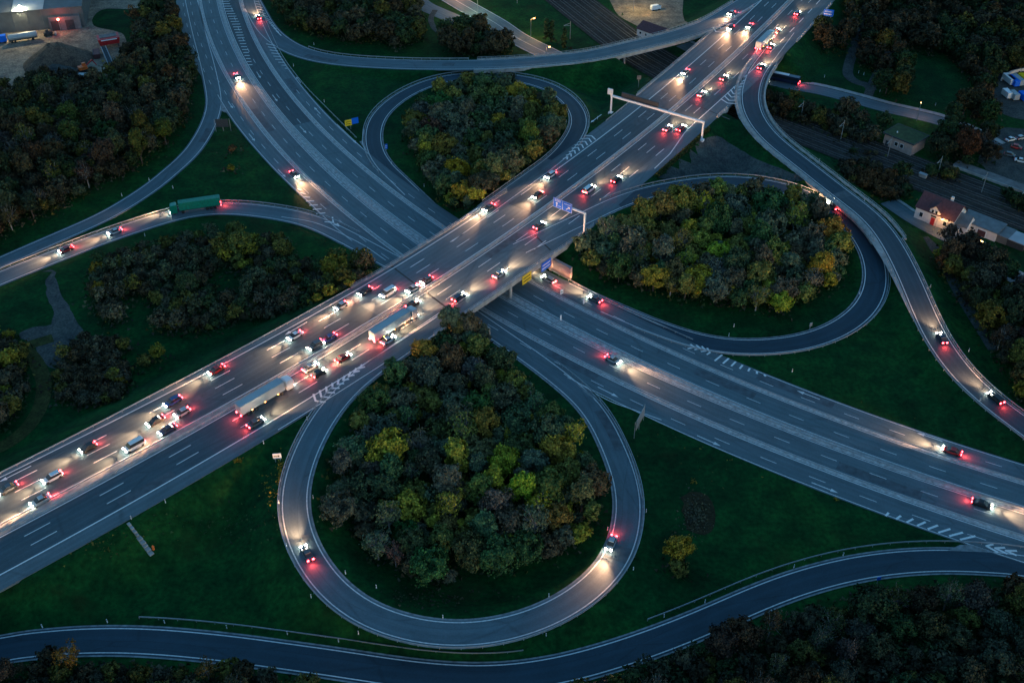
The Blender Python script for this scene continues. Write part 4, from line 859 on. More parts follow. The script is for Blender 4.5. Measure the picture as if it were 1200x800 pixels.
for kind in KIND:
    for v_ in range(3):
        P, N, cs, L, r_ = crown_points(kind, 100*list(KIND).index(kind)+v_); PTS[kind, v_] = (P, N, cs)
        V, k = cards(P, N, cs*1.25, r_); CROWN[kind, v_] = fast_mesh('crown', V, k, M['leaf'])
        mb = MB(); W_, H_, z0 = KIND[kind][:3]; top = (r_.uniform(-.2, .2), r_.uniform(-.2, .2), z0+(H_-z0)*0.55)
        mb.tube((0, 0, -0.4), top, 0.024*H_, 0.012*H_, n=7)
        for c_, rr in L:
            t = r_.uniform(0.3, 0.8); b0 = np.array(top)*t; mb.tube(b0, c_+np.array([0, 0, rr*(0.6 if kind == 'sparse' else 0.2)]), 0.008*H_, 0.003*H_, n=4)
            if kind == 'sparse':
                for _ in range(3): e_ = c_+r_.normal(scale=rr*0.8, size=3); mb.tube(c_*0.6+b0*0.4, e_, 0.004*H_, 0.0015*H_, n=3)
        TRUNK[kind, v_] = mb.mesh('trunk', M['pale_bark'] if kind == 'sparse' else M['bark'])
TINT = {'dark green': (.040, .064, .026), 'olive': (.105, .098, .024), 'yellow green': (.185, .165, .022), 'ochre': (.23, .155, .02), 'rust brown': (.115, .066, .030),
        'grey brown': (.078, .074, .050), 'deep brown': (.058, .050, .030), 'mid green': (.085, .095, .026), 'grey green': (.062, .076, .044)}
def inside(p, poly_):
    x, y = p; c = False; n = len(poly_)
    for i in range(n):
        x1, y1 = poly_[i]; x2, y2 = poly_[i-1]
        if (y1 > y) != (y2 > y) and x < (x2-x1)*(y-y1)/(y2-y1)+x1: c = not c
    return c
DARK = {'lower loop wood': 1.6, 'upper loop wood': 1.6, 'right loop wood': 1.75, 'bottom right wood': .72, 'upper right park': .62, 'yard forest': .75, 'left wood': 1.1, 'railway embankment': .8, 'wood at the top': .85, 'bottom edge thicket': .75, 'right edge wood': .85}   # tint factors; vignette shade of the outer woods is painted into their leaves
TREES = []                                                         # (x, y, kind, variant, scale, colour, wood, turn)
def clear(x, y, m_=1.6):
    for r, a, b in FOOT[:-4]+FOOT[-3:]:
        q, o = r.find((x, y))
        if r.s[0]+1 < q < r.s[-1]-1 and b(q)-m_ < o < a(q)+m_: return False
    return True
def wood(name, polys, spacing, weights, kinds, scale=(0.85, 1.2), seed=0, hl=None):
    r_ = np.random.default_rng(seed); pts = []; ck = list(weights); cw = np.array([weights[k] for k in ck], float); cw /= cw.sum(); kk = list(kinds); kw = np.array([kinds[k] for k in kk], float); kw /= kw.sum()
    def pick(px, py):
        c = ck[r_.choice(len(ck), p=cw)]
        return (hl(px, py, r_) or c) if hl else c
    for pg in polys:
        Pw = [tuple(ung(*p)[:2]) for p in pg]; A = np.array(Pw); lo, hi = A.min(0), A.max(0); got = []; area = (hi[0]-lo[0])*(hi[1]-lo[1])
        mid = (scale[0]+scale[1])/2
        for rng_, dens, tight in (((mid, scale[1]*1.06), 10, 0.40), ((scale[0]*0.62, mid), 34, 0.34)):   # the big crowns first, then the small ones between them
            for _ in range(int(dens*area/spacing**2)):
                p = r_.uniform(lo, hi); k = kk[r_.choice(len(kk), p=kw)]; s = r_.uniform(*rng_); w_ = KIND[k][0]*s
                if k == 'spire' or not inside(p, Pw): continue
                u_, v_, _z = pr((p[0], p[1], 0))
                if 940 < u_ < 992 and v_ < 52 or 1028 < u_ < 1098 and 150 < v_ < 202: continue
                if name == 'left wood' and math.sin(p[0]*.14+1)*math.sin(p[1]*.12+p[0]*.06) > .6: continue
                if all((p[0]-q[0])**2+(p[1]-q[1])**2 > (tight*(w_+q[2]))**2 for q in got) and clear(*p, 0.2+w_*0.3):
                    got.append((p[0], p[1], w_)); px, py, _z = pr((p[0], p[1], 3)); TREES.append([p[0], p[1], k, int(r_.integers(3)), s, pick(px, py), name, r_.uniform(0, 6.28)])
def single(px, py, kind, s, c, name): p = ung(px, py); TREES.append([p[0], p[1], kind, int(px) % 3, s, c, name, px*0.7])
mixk = {'broad': 4, 'round': 4, 'tall': 2, 'sparse': 1.5, 'bushy': 1}
def hl_loop(px, py, r_):
    if py > 640 or px < 430 and py > 560: return r_.choice(['dark green', 'grey brown', 'grey green', 'deep brown', 'grey green'])
    if (px-600)**2/90**2+(py-565)**2/75**2 < 1: return r_.choice(['yellow green', 'olive', 'yellow green', 'mid green', 'grey brown', 'grey green'])
wood('lower loop wood', [[(548,384),(512,410),(470,445),(425,478),(408,500),(432,520),(398,548),(390,580),(395,612),(432,648),(472,672),(515,688),(560,672),(606,664),(655,648),(690,625),(702,590),(696,560),(662,520),(626,482),(602,442),(575,408)]], 4.9,
     {'grey green': 5, 'olive': 3, 'dark green': 3, 'mid green': 1.5, 'grey brown': 3, 'deep brown': 1.2, 'yellow green': 1.8, 'rust brown': .3}, mixk, (0.75, 1.15), 1, hl_loop)
wood('upper loop wood', [[(505,122),(545,106),(600,106),(636,120),(654,140),(648,166),(626,192),(590,218),(552,246),(530,248),(512,225),(498,196),(484,172),(476,158),(492,138)]], 5.0,
     {'grey green': 4, 'olive': 3, 'dark green': 3, 'mid green': 1, 'grey brown': 2.5, 'ochre': .8, 'deep brown': 1.5, 'yellow green': .8}, mixk, (0.8, 1.15), 2)
wood('right loop wood', [[(676,290),(700,280),(745,258),(795,240),(845,232),(900,232),(948,246),(978,270),(990,302),(980,334),(950,356),(915,368),(880,366),(830,358),(775,345),(720,330),(685,312)]], 5.1,
     {'grey green': 3, 'olive': 3.5, 'dark green': 4, 'mid green': 2, 'grey brown': 2, 'ochre': 1.1, 'deep brown': 1, 'yellow green': 1.8}, mixk, (0.85, 1.2), 3)
wood('left wood', [[(110,318),(145,300),(200,286),(260,276),(320,286),(385,304),(430,312),(436,326),(400,346),(350,362),(290,374),(240,388),(180,390),(128,380),(108,352)]], 4.6,
     {'deep brown': 3, 'grey brown': 4, 'olive': 2, 'grey green': 2.5, 'dark green': 1.2, 'mid green': .5}, {'bushy': 7, 'round': 1, 'sparse': 3}, (0.5, 0.85), 4, lambda px, py, r_: r_.choice(['mid green', 'olive', 'yellow green']) if (px > 360 and r_.random() < .5) or (px-280)**2+(py-285)**2 < 700 else None)
for px, py, k, s, c in ((395,330,'broad',.95,'yellow green'),(282,300,'broad',1.05,'mid green'),(222,345,'broad',.9,'dark green'),(262,298,'round',.95,'olive'),(116,322,'bushy',.9,'ochre'),(120,345,'bushy',.9,'ochre'),(210,382,'bushy',.55,'yellow green'),(330,300,'round',.8,'olive'),(425,318,'round',1,'olive')): single(px, py, k, s, c, 'left wood')
wood('gravel track thicket', [[(70,425),(100,400),(135,405),(150,440),(140,468),(100,476),(68,468)]], 3.6, {'deep brown': 4, 'grey brown': 3, 'olive': 1}, {'bushy': 6, 'sparse': 1}, (0.5, 0.8), 5)
for px, py, k, s, c in ((146,410,'round',.55,'olive'),(187,420,'round',.62,'yellow green'),(171,428,'bushy',.75,'olive'),(137,443,'bushy',.7,'yellow green'),(143,450,'bushy',.6,'ochre')): single(px, py, k, s, c, 'gravel track thicket')
wood('left edge copse', [[(-25,400),(10,395),(28,420),(30,465),(12,500),(-25,510)]], 4.2, {'deep brown': 3, 'olive': 2, 'grey brown': 2, 'yellow green': .8}, {'bushy': 3, 'round': 3}, (0.6, 0.95), 6)
wood('yard forest', [[(-30,118),(30,115),(75,104),(120,103),(148,92),(156,60),(160,30),(180,12),(214,5),(222,50),(226,95),(222,135),(200,168),(165,196),(120,218),(70,245),(20,268),(-30,295)]], 5.2,
     {'deep brown': 4, 'olive': 1.6, 'grey brown': 3.4, 'grey green': 2, 'dark green': 2, 'rust brown': .8, 'ochre': .15}, {'broad': 3, 'round': 3, 'tall': 2.5, 'sparse': 2}, (0.85, 1.3), 7)
wood('wood at the top', [[(318,-12),(480,-12),(492,20),(494,48),(470,58),(420,52),(370,42),(335,28)], [(520,44),(560,38),(605,44),(614,58),(580,66),(528,66)]], 5.2,
     {'deep brown': 3, 'olive': 2.5, 'grey brown': 3, 'dark green': 2.5}, mixk, (0.85, 1.2), 8)
for px, py in ((640,50),(646,52),(661,60)): single(px, py, 'spire', 1.0+0.05*(px % 3), 'dark green', 'row of slim trees at the top')
wood('bottom right wood', [[(640,830),(700,808),(760,785),(830,768),(900,740),(960,722),(1040,704),(1120,698),(1230,696),(1230,850),(640,860)]], 4.7,
     {'deep brown': 4, 'olive': 1.5, 'grey brown': 4, 'grey green': 2, 'dark green': 3, 'mid green': .6}, {'broad': 2, 'round': 3, 'sparse': 2, 'bushy': 3}, (0.6, 0.95), 9)
wood('bottom edge thicket', [[(-20,800),(20,788),(120,786),(230,792),(330,800),(380,815),(380,850),(-20,850)]], 5.5, {'deep brown': 4, 'olive': 2, 'grey brown': 3}, {'bushy': 5, 'sparse': 1.5, 'round': 1}, (0.5, 0.8), 10)
wood('upper right park', [[(960,30),(985,5),(1000,-12),(1003,20),(994,55),(975,70),(962,58)], [(1018,-10),(1055,-10),(1058,30),(1045,60),(1030,85),(1010,80),(1012,45)], [(1066,-10),(1230,-10),(1230,76),(1165,88),(1150,110),(1128,86),(1108,66),(1078,66),(1064,50)], [(1036,86),(1050,76),(1060,100),(1052,122),(1030,118)], [(1120,138),(1150,112),(1160,140),(1150,165),(1165,190),(1130,195),(1100,190),(1085,178),(1105,160)]], 5.4,
     {'deep brown': 4, 'olive': .8, 'grey brown': 2, 'dark green': 5, 'rust brown': .5}, mixk, (0.9, 1.3), 11)
wood('railway embankment', [[(880,120),(925,124),(960,135),(1010,148),(1032,165),(1020,172),(980,160),(940,145),(900,134)], [(985,192),(1020,198),(1056,212),(1062,232),(1045,236),(1020,226),(995,212)], [(1170,228),(1230,250),(1230,262),(1180,240)], [(975,178),(1040,182),(1072,200),(1120,215),(1120,205),(1060,185)]], 4.6,
     {'deep brown': 3, 'olive': 2, 'dark green': 3, 'rust brown': 1.2, 'grey brown': 2}, {'bushy': 5, 'round': 3, 'sparse': 1}, (0.6, 0.95), 12, lambda px, py, r_: 'rust brown' if 1000 < px < 1050 and 195 < py < 240 else None)
wood('right edge wood', [[(1130,310),(1160,318),(1200,345),(1230,370),(1230,500),(1196,470),(1172,420),(1150,380),(1128,350)], [(1096,300),(1128,292),(1140,320),(1120,330),(1104,326)]], 5.0, {'deep brown': 2, 'olive': 4, 'dark green': 2, 'yellow green': .7, 'grey brown': 2}, mixk, (0.8, 1.15), 13)
for px, py, k, s, c, n_ in ((793,655,'round',.95,'ochre','lawn right of the lower loop'),(795,672,'bushy',.8,'olive','lawn right of the lower loop'),(271,200,'bushy',.5,'yellow green','lawn in the fork of the left slip road'),(273,178,'bushy',.55,'rust brown','lawn in the fork of the left slip road'),
    (1033,152,'round',.95,'dark green','lawn beside the mossy roofed building'),(990,140,'broad',1.05,'grey brown','railway embankment'),(1106,318,'bushy',1.1,'deep brown','slope below the white house'),(84,782,'sparse',.8,'ochre','bottom edge thicket'),(60,774,'bushy',.8,'deep brown','bottom edge thicket'),(272,790,'bushy',.9,'olive','bottom edge thicket'),
    (1186,690,'bushy',.8,'rust brown','bottom right wood'),(562,412,'sparse',.7,'grey brown','lower loop wood'),(540,392,'broad',.9,'olive','lower loop wood')): single(px, py, k, s, c, n_)
# the 292 that show largest stand as things of their own, the rest is one wood
def shown(t):
    px, py, dep = pr((t[0], t[1], 4)); ok = -15 < px < 1215 and -10 < py < 825
    return (KIND[t[2]][0]*t[4]*KIND[t[2]][1]*t[4])/dep**2 if ok else -1
TREES.sort(key=shown, reverse=True)
CUT = 292; near = [t for t in TREES[:CUT] if shown(t) > 0]; far = [t for t in TREES[CUT:] if True]
cnt = {}
for t in near: cnt.setdefault(t[6], []).append(t)
FORM = {'broad': 'broad tree', 'round': 'round tree', 'tall': 'tall tree', 'sparse': 'half bare tree', 'bushy': 'bush', 'spire': 'slim upright tree'}
def sector(t, ws):
    px = [pr((w[0], w[1], 3))[:2] for w in ws]; mx = np.mean([p[0] for p in px]); my = np.mean([p[1] for p in px]); sx = max(1, np.ptp([p[0] for p in px])/2); sy = max(1, np.ptp([p[1] for p in px])/2)
    p = pr((t[0], t[1], 3)); x = (p[0]-mx)/sx; y = (p[1]-my)/sy
    v = 'top' if y < -.55 else 'upper' if y < -.18 else 'bottom' if y > .55 else 'lower' if y > .18 else 'mid'
    h = 'left' if x < -.3 else 'right' if x > .3 else 'middle'
    return f'{v} {h}' if not (v == 'mid' and h == 'middle') else 'centre'
keys = {}
for wn, ws in cnt.items():
    for t in ws:
        k = (wn, t[5], FORM[t[2]], sector(t, ws) if len(ws) > 3 else ''); keys.setdefault(k, []).append(t)
for (wn, c, form, sec), ts in keys.items():
    ts.sort(key=lambda t: pr((t[0], t[1], 3))[0])
    for i, t in enumerate(ts):
        z = gz(t[0], t[1]); nm = 'bush' if t[2] == 'bushy' else 'tree'
        o = link(nm, None, None, (t[0], t[1], z), t[7]); lab = f'{c} {form} in the {wn}' if 'lawn' not in wn and 'slope' not in wn and 'embank' not in wn else f'{c} {form} on the {wn}'
        if sec: lab += f', {sec}'
        if len(ts) > 1: lab += f', {ORD[i]} from left'
        tag(o, lab, nm, f'trees and bushes of the {wn}' if len(cnt[wn]) > 1 else None)
        sc = t[4]; r_ = random.Random(int(t[0]*97+t[1]*13)); col = [v*r_.uniform(0.75, 1.25) *DARK.get(t[6], 1.0) for v in TINT[t[5]]]; sx_, sy_, sz_ = r_.uniform(.82, 1.2), r_.uniform(.82, 1.2), r_.uniform(.78, 1.25)
        for n_, me in (('crown', CROWN[t[2], t[3]]), ('trunk', TRUNK[t[2], t[3]])):
            ch = link(n_, me, o); ch.scale = (sc*sx_, sc*sy_, sc*sz_)
            if n_ == 'crown': ch.color = (*col, 1)
VV, TT = [], []; r_ = np.random.default_rng(77)
for t in far:
    P, N, cs = PTS[t[2], t[3]]; sel = r_.permutation(len(P))[:int(len(P)*0.26)]; c, s = math.cos(t[7]), math.sin(t[7]); Rm = np.array([[c, -s, 0], [s, c, 0], [0, 0, 1]])
    p = (P[sel]*t[4])@Rm.T+np.array([t[0], t[1], gz(t[0], t[1])]); V, k = cards(p, N[sel]@Rm.T, cs*2.7*t[4], r_, True); VV.append(V); TT.append(np.tile(np.array(TINT[t[5]])*DARK.get(t[6], 1.0)*r_.uniform(0.8, 1.25), (len(V), 1)))
if VV: tag(link('woodland', fast_mesh('woodland', np.concatenate(VV), 3, M['leaf_far'], np.concatenate(TT))), kind='stuff')
print('TREES', len(TREES), 'near', len(near), {k: len(v) for k, v in cnt.items()})
# undergrowth under the trees and rough weeds in the grass
VV, TT = [], []
for t in TREES:
    n = 26; p = np.column_stack([r_.normal(t[0], 1.9, n), r_.normal(t[1], 1.9, n), np.zeros(n)])
    p = np.array([(x, y, gz(x, y)+abs(r_.normal(0, 0.55))) for x, y, _ in p if clear(x, y, 1.0)])
    if not len(p): continue
    V, k = cards(p, r_.normal(size=p.shape)+np.array([0, 0, 1.0]), 0.85, r_, True); VV.append(V); base = np.array(TINT[r_.choice(['deep brown', 'grey brown', 'dark green', 'olive'], p=[.25, .3, .3, .15])])*0.7
    TT.append(np.tile(base, (len(V), 1)))
tag(link('undergrowth', fast_mesh('undergrowth', np.concatenate(VV), 3, M['leaf_far'], np.concatenate(TT))), kind='stuff')
VV, TT = [], []
for (px, py, rx, ry, n, tn) in ((329,560,4,22,260,'ochre'),(316,575,10,26,60,'ochre'),(279,540,5,3,70,'ochre'),(815,605,16,22,420,'grey brown'),(790,640,6,20,60,'deep brown'),(980,585,3,3,25,'ochre'),(812,565,4,3,18,'ochre'),(110,640,60,20,120,'olive'),(900,520,120,40,160,'olive'),(250,610,120,30,220,'dark green'),(880,500,60,20,80,'dark green'),(500,700,80,12,160,'deep brown')):
    p = np.array([ung(*q) for q in np.column_stack([r_.normal(px, rx*.5, n), r_.normal(py, ry*.5, n)])]); p = np.array([q for q in p if clear(q[0], q[1], 0.2)])
    if len(p) < 3: continue
    p[:, 2] += np.abs(r_.normal(0, .25, len(p))); V, k = cards(p, r_.normal(size=p.shape)+np.array([0, 0, 1.5]), 0.42, r_, True); VV.append(V); TT.append(np.tile(np.array(TINT[tn]), (len(V), 1)))
tag(link('weeds', fast_mesh('weeds', np.concatenate(VV), 3, M['leaf_far'], np.concatenate(TT))), kind='stuff')
# clipped hedge between the flyover and the gravel field
hp = [FO.at(q, oR(q)-1.2) for q in np.arange(222, 262, 0.25)]; n = len(hp)*16; ii = r_.integers(0, len(hp), n); P = np.array(hp)[ii]; ph = r_.uniform(0, math.pi, n)
P = P+np.column_stack([np.cos(ph)*0.7*r_.uniform(.8, 1.1, n), r_.normal(0, .3, n), np.sin(ph)*1.3*r_.uniform(.7, 1.05, n)-0.3]); V, k = cards(P, r_.normal(size=P.shape)+np.array([0, 0, .6]), 0.34, r_)
h_ = link('hedge', fast_mesh('hedge', V, 4, M['leaf'])); h_.color = (.05, .06, .02, 1); tag(h_, 'long low dark hedge between the flyover shoulder and the gravel field', 'hedge')
# ------------------------------------------------------------------ buildings, yard things and lamps
def window(parent, c, w_, h_, rz, frame='white_sign'):
    f = part('window', M[frame], parent, lambda mb: mb.box(c, (w_, 0.1, h_), rz)); n = (math.sin(rz), -math.cos(rz))
    part('pane', M['glass'], f, lambda mb: mb.box((c[0]+n[0]*.06, c[1]+n[1]*.06, c[2]), (w_-0.24, 0.06, h_-0.24), rz)); return f
def gable(mb, x0, x1, y0, y1, z0, h, over=0.4, th=0.18):
    """roof with its ridge along x"""
    ym = (y0+y1)/2; x0 -= over; x1 += over; ya = y0-over; yb = y1+over; sl = h/(ym-y0); za = z0-over*sl
    v = []
    for x in (x0, x1): v += [(x, ya, za), (x, ym, z0+h), (x, yb, za), (x, yb, za+th), (x, ym, z0+h+th*1.3), (x, ya, za+th)]
    mb.add(v, [(0, 1, 7, 6), (1, 2, 8, 7), (2, 3, 9, 8), (3, 4, 10, 9), (4, 5, 11, 10), (5, 0, 6, 11), (0, 5, 4, 1), (1, 4, 3, 2), (6, 7, 10, 11), (7, 8, 9, 10)])
def gabled_wall(mb, x0, x1, y0, y1, z0, z1, h):
    ym = (y0+y1)/2; v = []
    for x in (x0, x1): v += [(x, y0, z0), (x, y1, z0), (x, y1, z1), (x, ym, z1+h), (x, y0, z1)]
    mb.add(v, [(0, 1, 2, 3, 4), (9, 8, 7, 6, 5), (0, 4, 9, 5), (4, 3, 8, 9), (3, 2, 7, 8), (2, 1, 6, 7), (1, 0, 5, 6)])
rang = math.atan2(rd_[1], rd_[0])
# white house between the railway and the right slip road; local x runs with the railway, front faces -y
A_ = ung(1070.5, 255); H_ = thing('house', 'white two storey house with maroon gabled roof and dormer beside the railway', 'house', (A_[0], A_[1], A_[2]), rang)
L_, W_ = 13.0, 8.6
part('wall', M['plaster'], H_, lambda mb: gabled_wall(mb, 0, L_, 0, W_, -0.2, 4.4, 3.6))
rf = part('roof', M['maroon'], H_, lambda mb: gable(mb, 0, L_, 0, W_, 4.45, 3.65)); part('chimney', M['plaster'], rf, lambda mb: mb.box((8.8, 5.2, 8.4), (0.8, 0.8, 1.8)))
dm = part('dormer', M['plaster'], H_, lambda mb: mb.add([(4.6, -0.15, 0), (8.2, -0.15, 0), (8.2, -0.15, 5.4), (6.4, -0.15, 7.0), (4.6, -0.15, 5.4), (4.6, 3.4, 0), (8.2, 3.4, 0), (8.2, 3.4, 5.4), (6.4, 3.4, 7.0), (4.6, 3.4, 5.4)], [(0, 1, 2, 3, 4), (9, 8, 7, 6, 5), (0, 4, 9, 5), (1, 6, 7, 2), (4, 3, 8, 9), (3, 2, 7, 8)]))
part('dormer_roof', M['maroon'], dm, lambda mb: mb.add([(4.2, -.5, 5.15), (6.4, -.5, 7.1), (8.6, -.5, 5.15), (8.6, -.5, 5.35), (6.4, -.5, 7.35), (4.2, -.5, 5.35), (4.2, 3.6, 5.15), (6.4, 3.6, 7.1), (8.6, 3.6, 5.15), (8.6, 3.6, 5.35), (6.4, 3.6, 7.35), (4.2, 3.6, 5.35)],
     [(0, 1, 7, 6), (1, 2, 8, 7), (2, 3, 9, 8), (3, 4, 10, 9), (4, 5, 11, 10), (5, 0, 6, 11), (0, 5, 4, 1), (1, 4, 3, 2)]))
for x, z in ((2.2, 2.2), (10.4, 2.2)): window(H_, (x, -0.06, z), 1.3, 1.7, 0)
window(H_, (5.7, -0.22, 5.0), 0.9, 1.3, 0); window(H_, (7.0, -0.22, 5.0), 0.9, 1.3, 0)
dr = part('door', M['red'], H_, lambda mb: mb.box((6.4, -0.22, 1.5), (1.3, 0.1, 2.6)))
part('window', M['glass'], H_, lambda mb: mb.box((6.4, -0.24, 3.3), (1.8, 0.1, 0.5)))
an = part('annex', M['plaster'], H_, lambda mb: gabled_wall(mb, L_+0.01, L_+4.2, 1.2, 7.2, -0.2, 3.0, 2.6)); part('annex_roof', M['grey_roof'], an, lambda mb: gable(mb, L_+0.2, L_+4.0, 1.2, 7.2, 3.05, 2.62, 0.25))
window(H_, (L_+2.2, 1.12, 1.8), 1.2, 1.3, 0)
part('porch', M['plaster'], H_, lambda mb: mb.box((L_+0.6, -0.9, 1.4), (3.4, 2.6, 2.8))); part('porch_roof', M['shed_grey'], H_, lambda mb: mb.box((L_+0.6, -0.9, 2.95), (3.9, 3.1, 0.22)))
def shed(px, py, L_, W_, H, label, wall, roof, rz=rang, doors=(), low=0.5, wins=()):
    p = ung(px, py); t = thing('shed', label, 'shed', p, rz); part('wall', M[wall], t, lambda mb: mb.box((L_/2, W_/2, H/2-0.1), (L_, W_, H)))
    part('roof', M[roof], t, lambda mb: mb.add([(-.3, -.4, H-.1), (L_+.3, -.4, H-.1), (L_+.3, W_+.4, H+low), (-.3, W_+.4, H+low), (-.3, -.4, H+.12), (L_+.3, -.4, H+.12), (L_+.3, W_+.4, H+low+.22), (-.3, W_+.4, H+low+.22)], [(3, 2, 1, 0), (4, 5, 6, 7), (0, 1, 5, 4), (1, 2, 6, 5), (2, 3, 7, 6), (3, 0, 4, 7)]))
    for x, w_, h_, m_ in doors:
        d = part('door', M['white_sign'], t, lambda mb: mb.box((x, -0.05, h_/2), (w_, 0.12, h_))); part('door_leaf', M[m_], d, lambda mb: mb.box((x, -0.13, h_/2-0.1), (w_-0.6, 0.06, h_-0.4)))
    for x in wins: window(t, (x, -0.06, H*0.55), 1.3, 1.1, 0)
    return t
shed(1122, 266, 12.5, 6.0, 3.2, 'long low outbuilding with grey roof and white door frames beside the white house', 'plaster', 'grey_roof', doors=((1.6, 2.2, 2.4, 'maroon'), (7.8, 3.2, 2.5, 'maroon')), wins=(4.6,))
shed(1150, 276, 8.0, 5.6, 2.6, 'flat grey shed standing between the outbuilding and the last garage', 'shed_grey', 'grey_roof', low=0.2)
shed(1171, 284, 7.5, 5.0, 2.5, 'small pale roofed garage last in the row along the railway', 'dark_steel', 'pale_sheet', low=0.25)
# mossy roofed brick building above the railway
P_ = ung(1034, 170); Q_ = ung(1073, 186); a_ = rot_to((Q_-P_)[:2]); L_ = float(np.linalg.norm((Q_-P_)[:2]))
B_ = thing('brick_building', 'single storey rosy brick building with a flat green mossy roof', 'building', P_, a_); L_ = 11.5; W_ = 9.0
part('wall', M['pink_plaster'], B_, lambda mb: mb.box((L_/2, W_/2, 2.3), (L_, W_, 5.0)))
rf = part('roof', M['green_roof'], B_, lambda mb: mb.box((L_/2, W_/2, 4.98), (L_+0.9, W_+0.9, 0.3))); part('roof_edge', M['dark_steel'], rf, lambda mb: [mb.box(c, d) for c, d in (((L_/2, -0.55, 4.95), (L_+1.3, 0.2, 0.5)), ((L_/2, W_+0.55, 4.95), (L_+1.3, 0.2, 0.5)), ((-0.55, W_/2, 4.95), (0.2, W_+0.9, 0.5)), ((L_+0.55, W_/2, 4.95), (0.2, W_+0.9, 0.5)))])
part('roof_vent', M['white_sign'], rf, lambda mb: mb.tube((3, 3, 5.1), (3, 3, 5.6), 0.22, n=10))
for x in (5.2, 7.4): window(B_, (x, -0.05, 2.5), 1.4, 1.6, 0)
part('door', M['dark_steel'], B_, lambda mb: mb.box((1.6, -0.05, 1.2), (1.2, 0.1, 2.4)))
# red roofed house behind the curved slip road
P_ = ung(746, 42); t = thing('house', 'small house with dark red pitched roof behind the curved slip road at the top', 'house', P_, rang)
part('wall', M['plaster'], t, lambda mb: gabled_wall(mb, 0, 12.5, 0, 8.5, -0.1, 3.4, 2.0)); part('roof', M['maroon'], t, lambda mb: gable(mb, 0, 12.5, 0, 8.5, 3.45, 2.05))
for x in (2.0, 5.0, 8.0): window(t, (x, -0.06, 1.9), 1.2, 1.2, 0)
window(t, (-0.06, 4.2, 1.9), 1.2, 1.2, math.pi/2*3)
# the big industrial hall at the upper left corner
P_ = ung(-60, 45); Q_ = ung(101, 31); a_ = rot_to((Q_-P_)[:2]); L_ = float(np.linalg.norm((Q_-P_)[:2]))
t = thing('industrial_hall', 'large grey industrial hall with a pale roof panel and a floodlight', 'hall', P_, a_); H = 9.0; W_ = 42.0
part('wall', M['shed_grey'], t, lambda mb: mb.box((L_/2, W_/2, H/2), (L_, W_, H)))
rf = part('roof', M['shed_grey'], t, lambda mb: gable(mb, 0, L_, 0, W_, H+0.05, 2.2, 0.3, 0.25))
xa = float((un(15, 10, 9)-P_[:2])@np.array([math.cos(a_), math.sin(a_)])); 
part('roof_panel', M['pale_sheet'], rf, lambda mb: mb.add([(xa, -0.32, H+0.30), (xa+13.0, -0.32, H+0.30), (xa+13.0, W_/2, H+2.62), (xa, W_/2, H+2.62), (xa, -0.32, H+0.36), (xa+13.0, -0.32, H+0.36), (xa+13.0, W_/2, H+2.70), (xa, W_/2, H+2.70)], [(3, 2, 1, 0), (4, 5, 6, 7), (0, 1, 5, 4), (1, 2, 6, 5), (2, 3, 7, 6), (3, 0, 4, 7)]))
part('wall_ribs', M['concrete_dark'], t, lambda mb: [mb.box((x, -0.03, H/2), (0.25, 0.12, H-0.3)) for x in np.arange(4, L_, 6.0)])
part('lean_to', M['grey_roof'], t, lambda mb: mb.box((L_-8.0, -1.2, 3.0), (13.0, 2.2, 6.0)))
for x in (L_-12, L_-6): part('gate', M['dark_steel'], t, lambda mb: mb.box((x, -2.35, 2.2), (3.6, 0.1, 4.4)))
# things in the yard
def mound(px, py, rx, ry, h, m_, label, seed):
    r_ = np.random.default_rng(seed); c = ung(px, py); v = []; f = []; n, k = 36, 12; ph = r_.uniform(0, 6, 6)
    for i in range(k):
        t_ = i/(k-1)
        for j in range(n):
            a = 2*math.pi*j/n; w_ = 1+0.10*math.sin(2*a+ph[0])+0.07*math.sin(3*a+ph[1])+0.04*math.sin(5*a+ph[2])
            rr = (1-t_)*w_+0.12*t_; z = h*(min(1, t_*1.12)**0.95)*(1+0.06*math.sin(4*a+ph[3])*t_)+r_.normal(0, 0.10)
            v.append((c[0]+rx*rr*math.cos(a), c[1]+ry*rr*math.sin(a), z if i else -0.1))
    for i in range(k-1):
        for j in range(n): f.append((i*n+j, i*n+(j+1) % n, (i+1)*n+(j+1) % n, (i+1)*n+j))
    f.append(tuple((k-1)*n+j for j in range(n))); mb = MB(); mb.add(v, f); return tag(mb.build('gravel_heap', m_, smooth=True), label, 'gravel heap')
mound(68, 72, 13.5, 13, 7.2, M['mound'], 'tall brown heap of gravel in the yard at the upper left', 3)
mound(66, 91, 11.0, 9, 4.8, M['mound_dark'], 'lower dark slate heap in front of the brown gravel heap', 4)
def veh_box(name, label, cat, px, py, ang, parts): 
    t = thing(name, label, cat, ung(px, py), ang)
    for nm, m_, f_ in parts:
        if nm == 'wheels':
            for x, s, r in f_: part('wheel', M[m_], t, lambda mb: mb.tube((x, s-0.15, r), (x, s+0.15, r), r, n=12))
        else: part(nm, M[m_] if isinstance(m_, str) else m_, t, f_)
    return t
wheels = lambda xs, r=0.5, y=1.15: [(x, s*y, r) for x in xs for s in (-1, 1)]
def tank(mb):
    mb.tube((-5.6, 0, 2.35), (5.6, 0, 2.35), 1.25, n=20)
    for s in (-1, 1): mb.tube((s*5.6, 0, 2.35), (s*6.0, 0, 2.35), 1.25, 0.7, n=20)
ta = rot_to((un(47, 40)-un(8, 46)))
t = veh_box('tanker_trailer', 'silver tank trailer parked before the grey hall', 'trailer', 28, 48, ta, [('tank', M['pale_sheet'], tank), ('chassis', 'dark_steel', lambda mb: mb.box((0, 0, 0.95), (11.6, 1.2, 0.3)))])
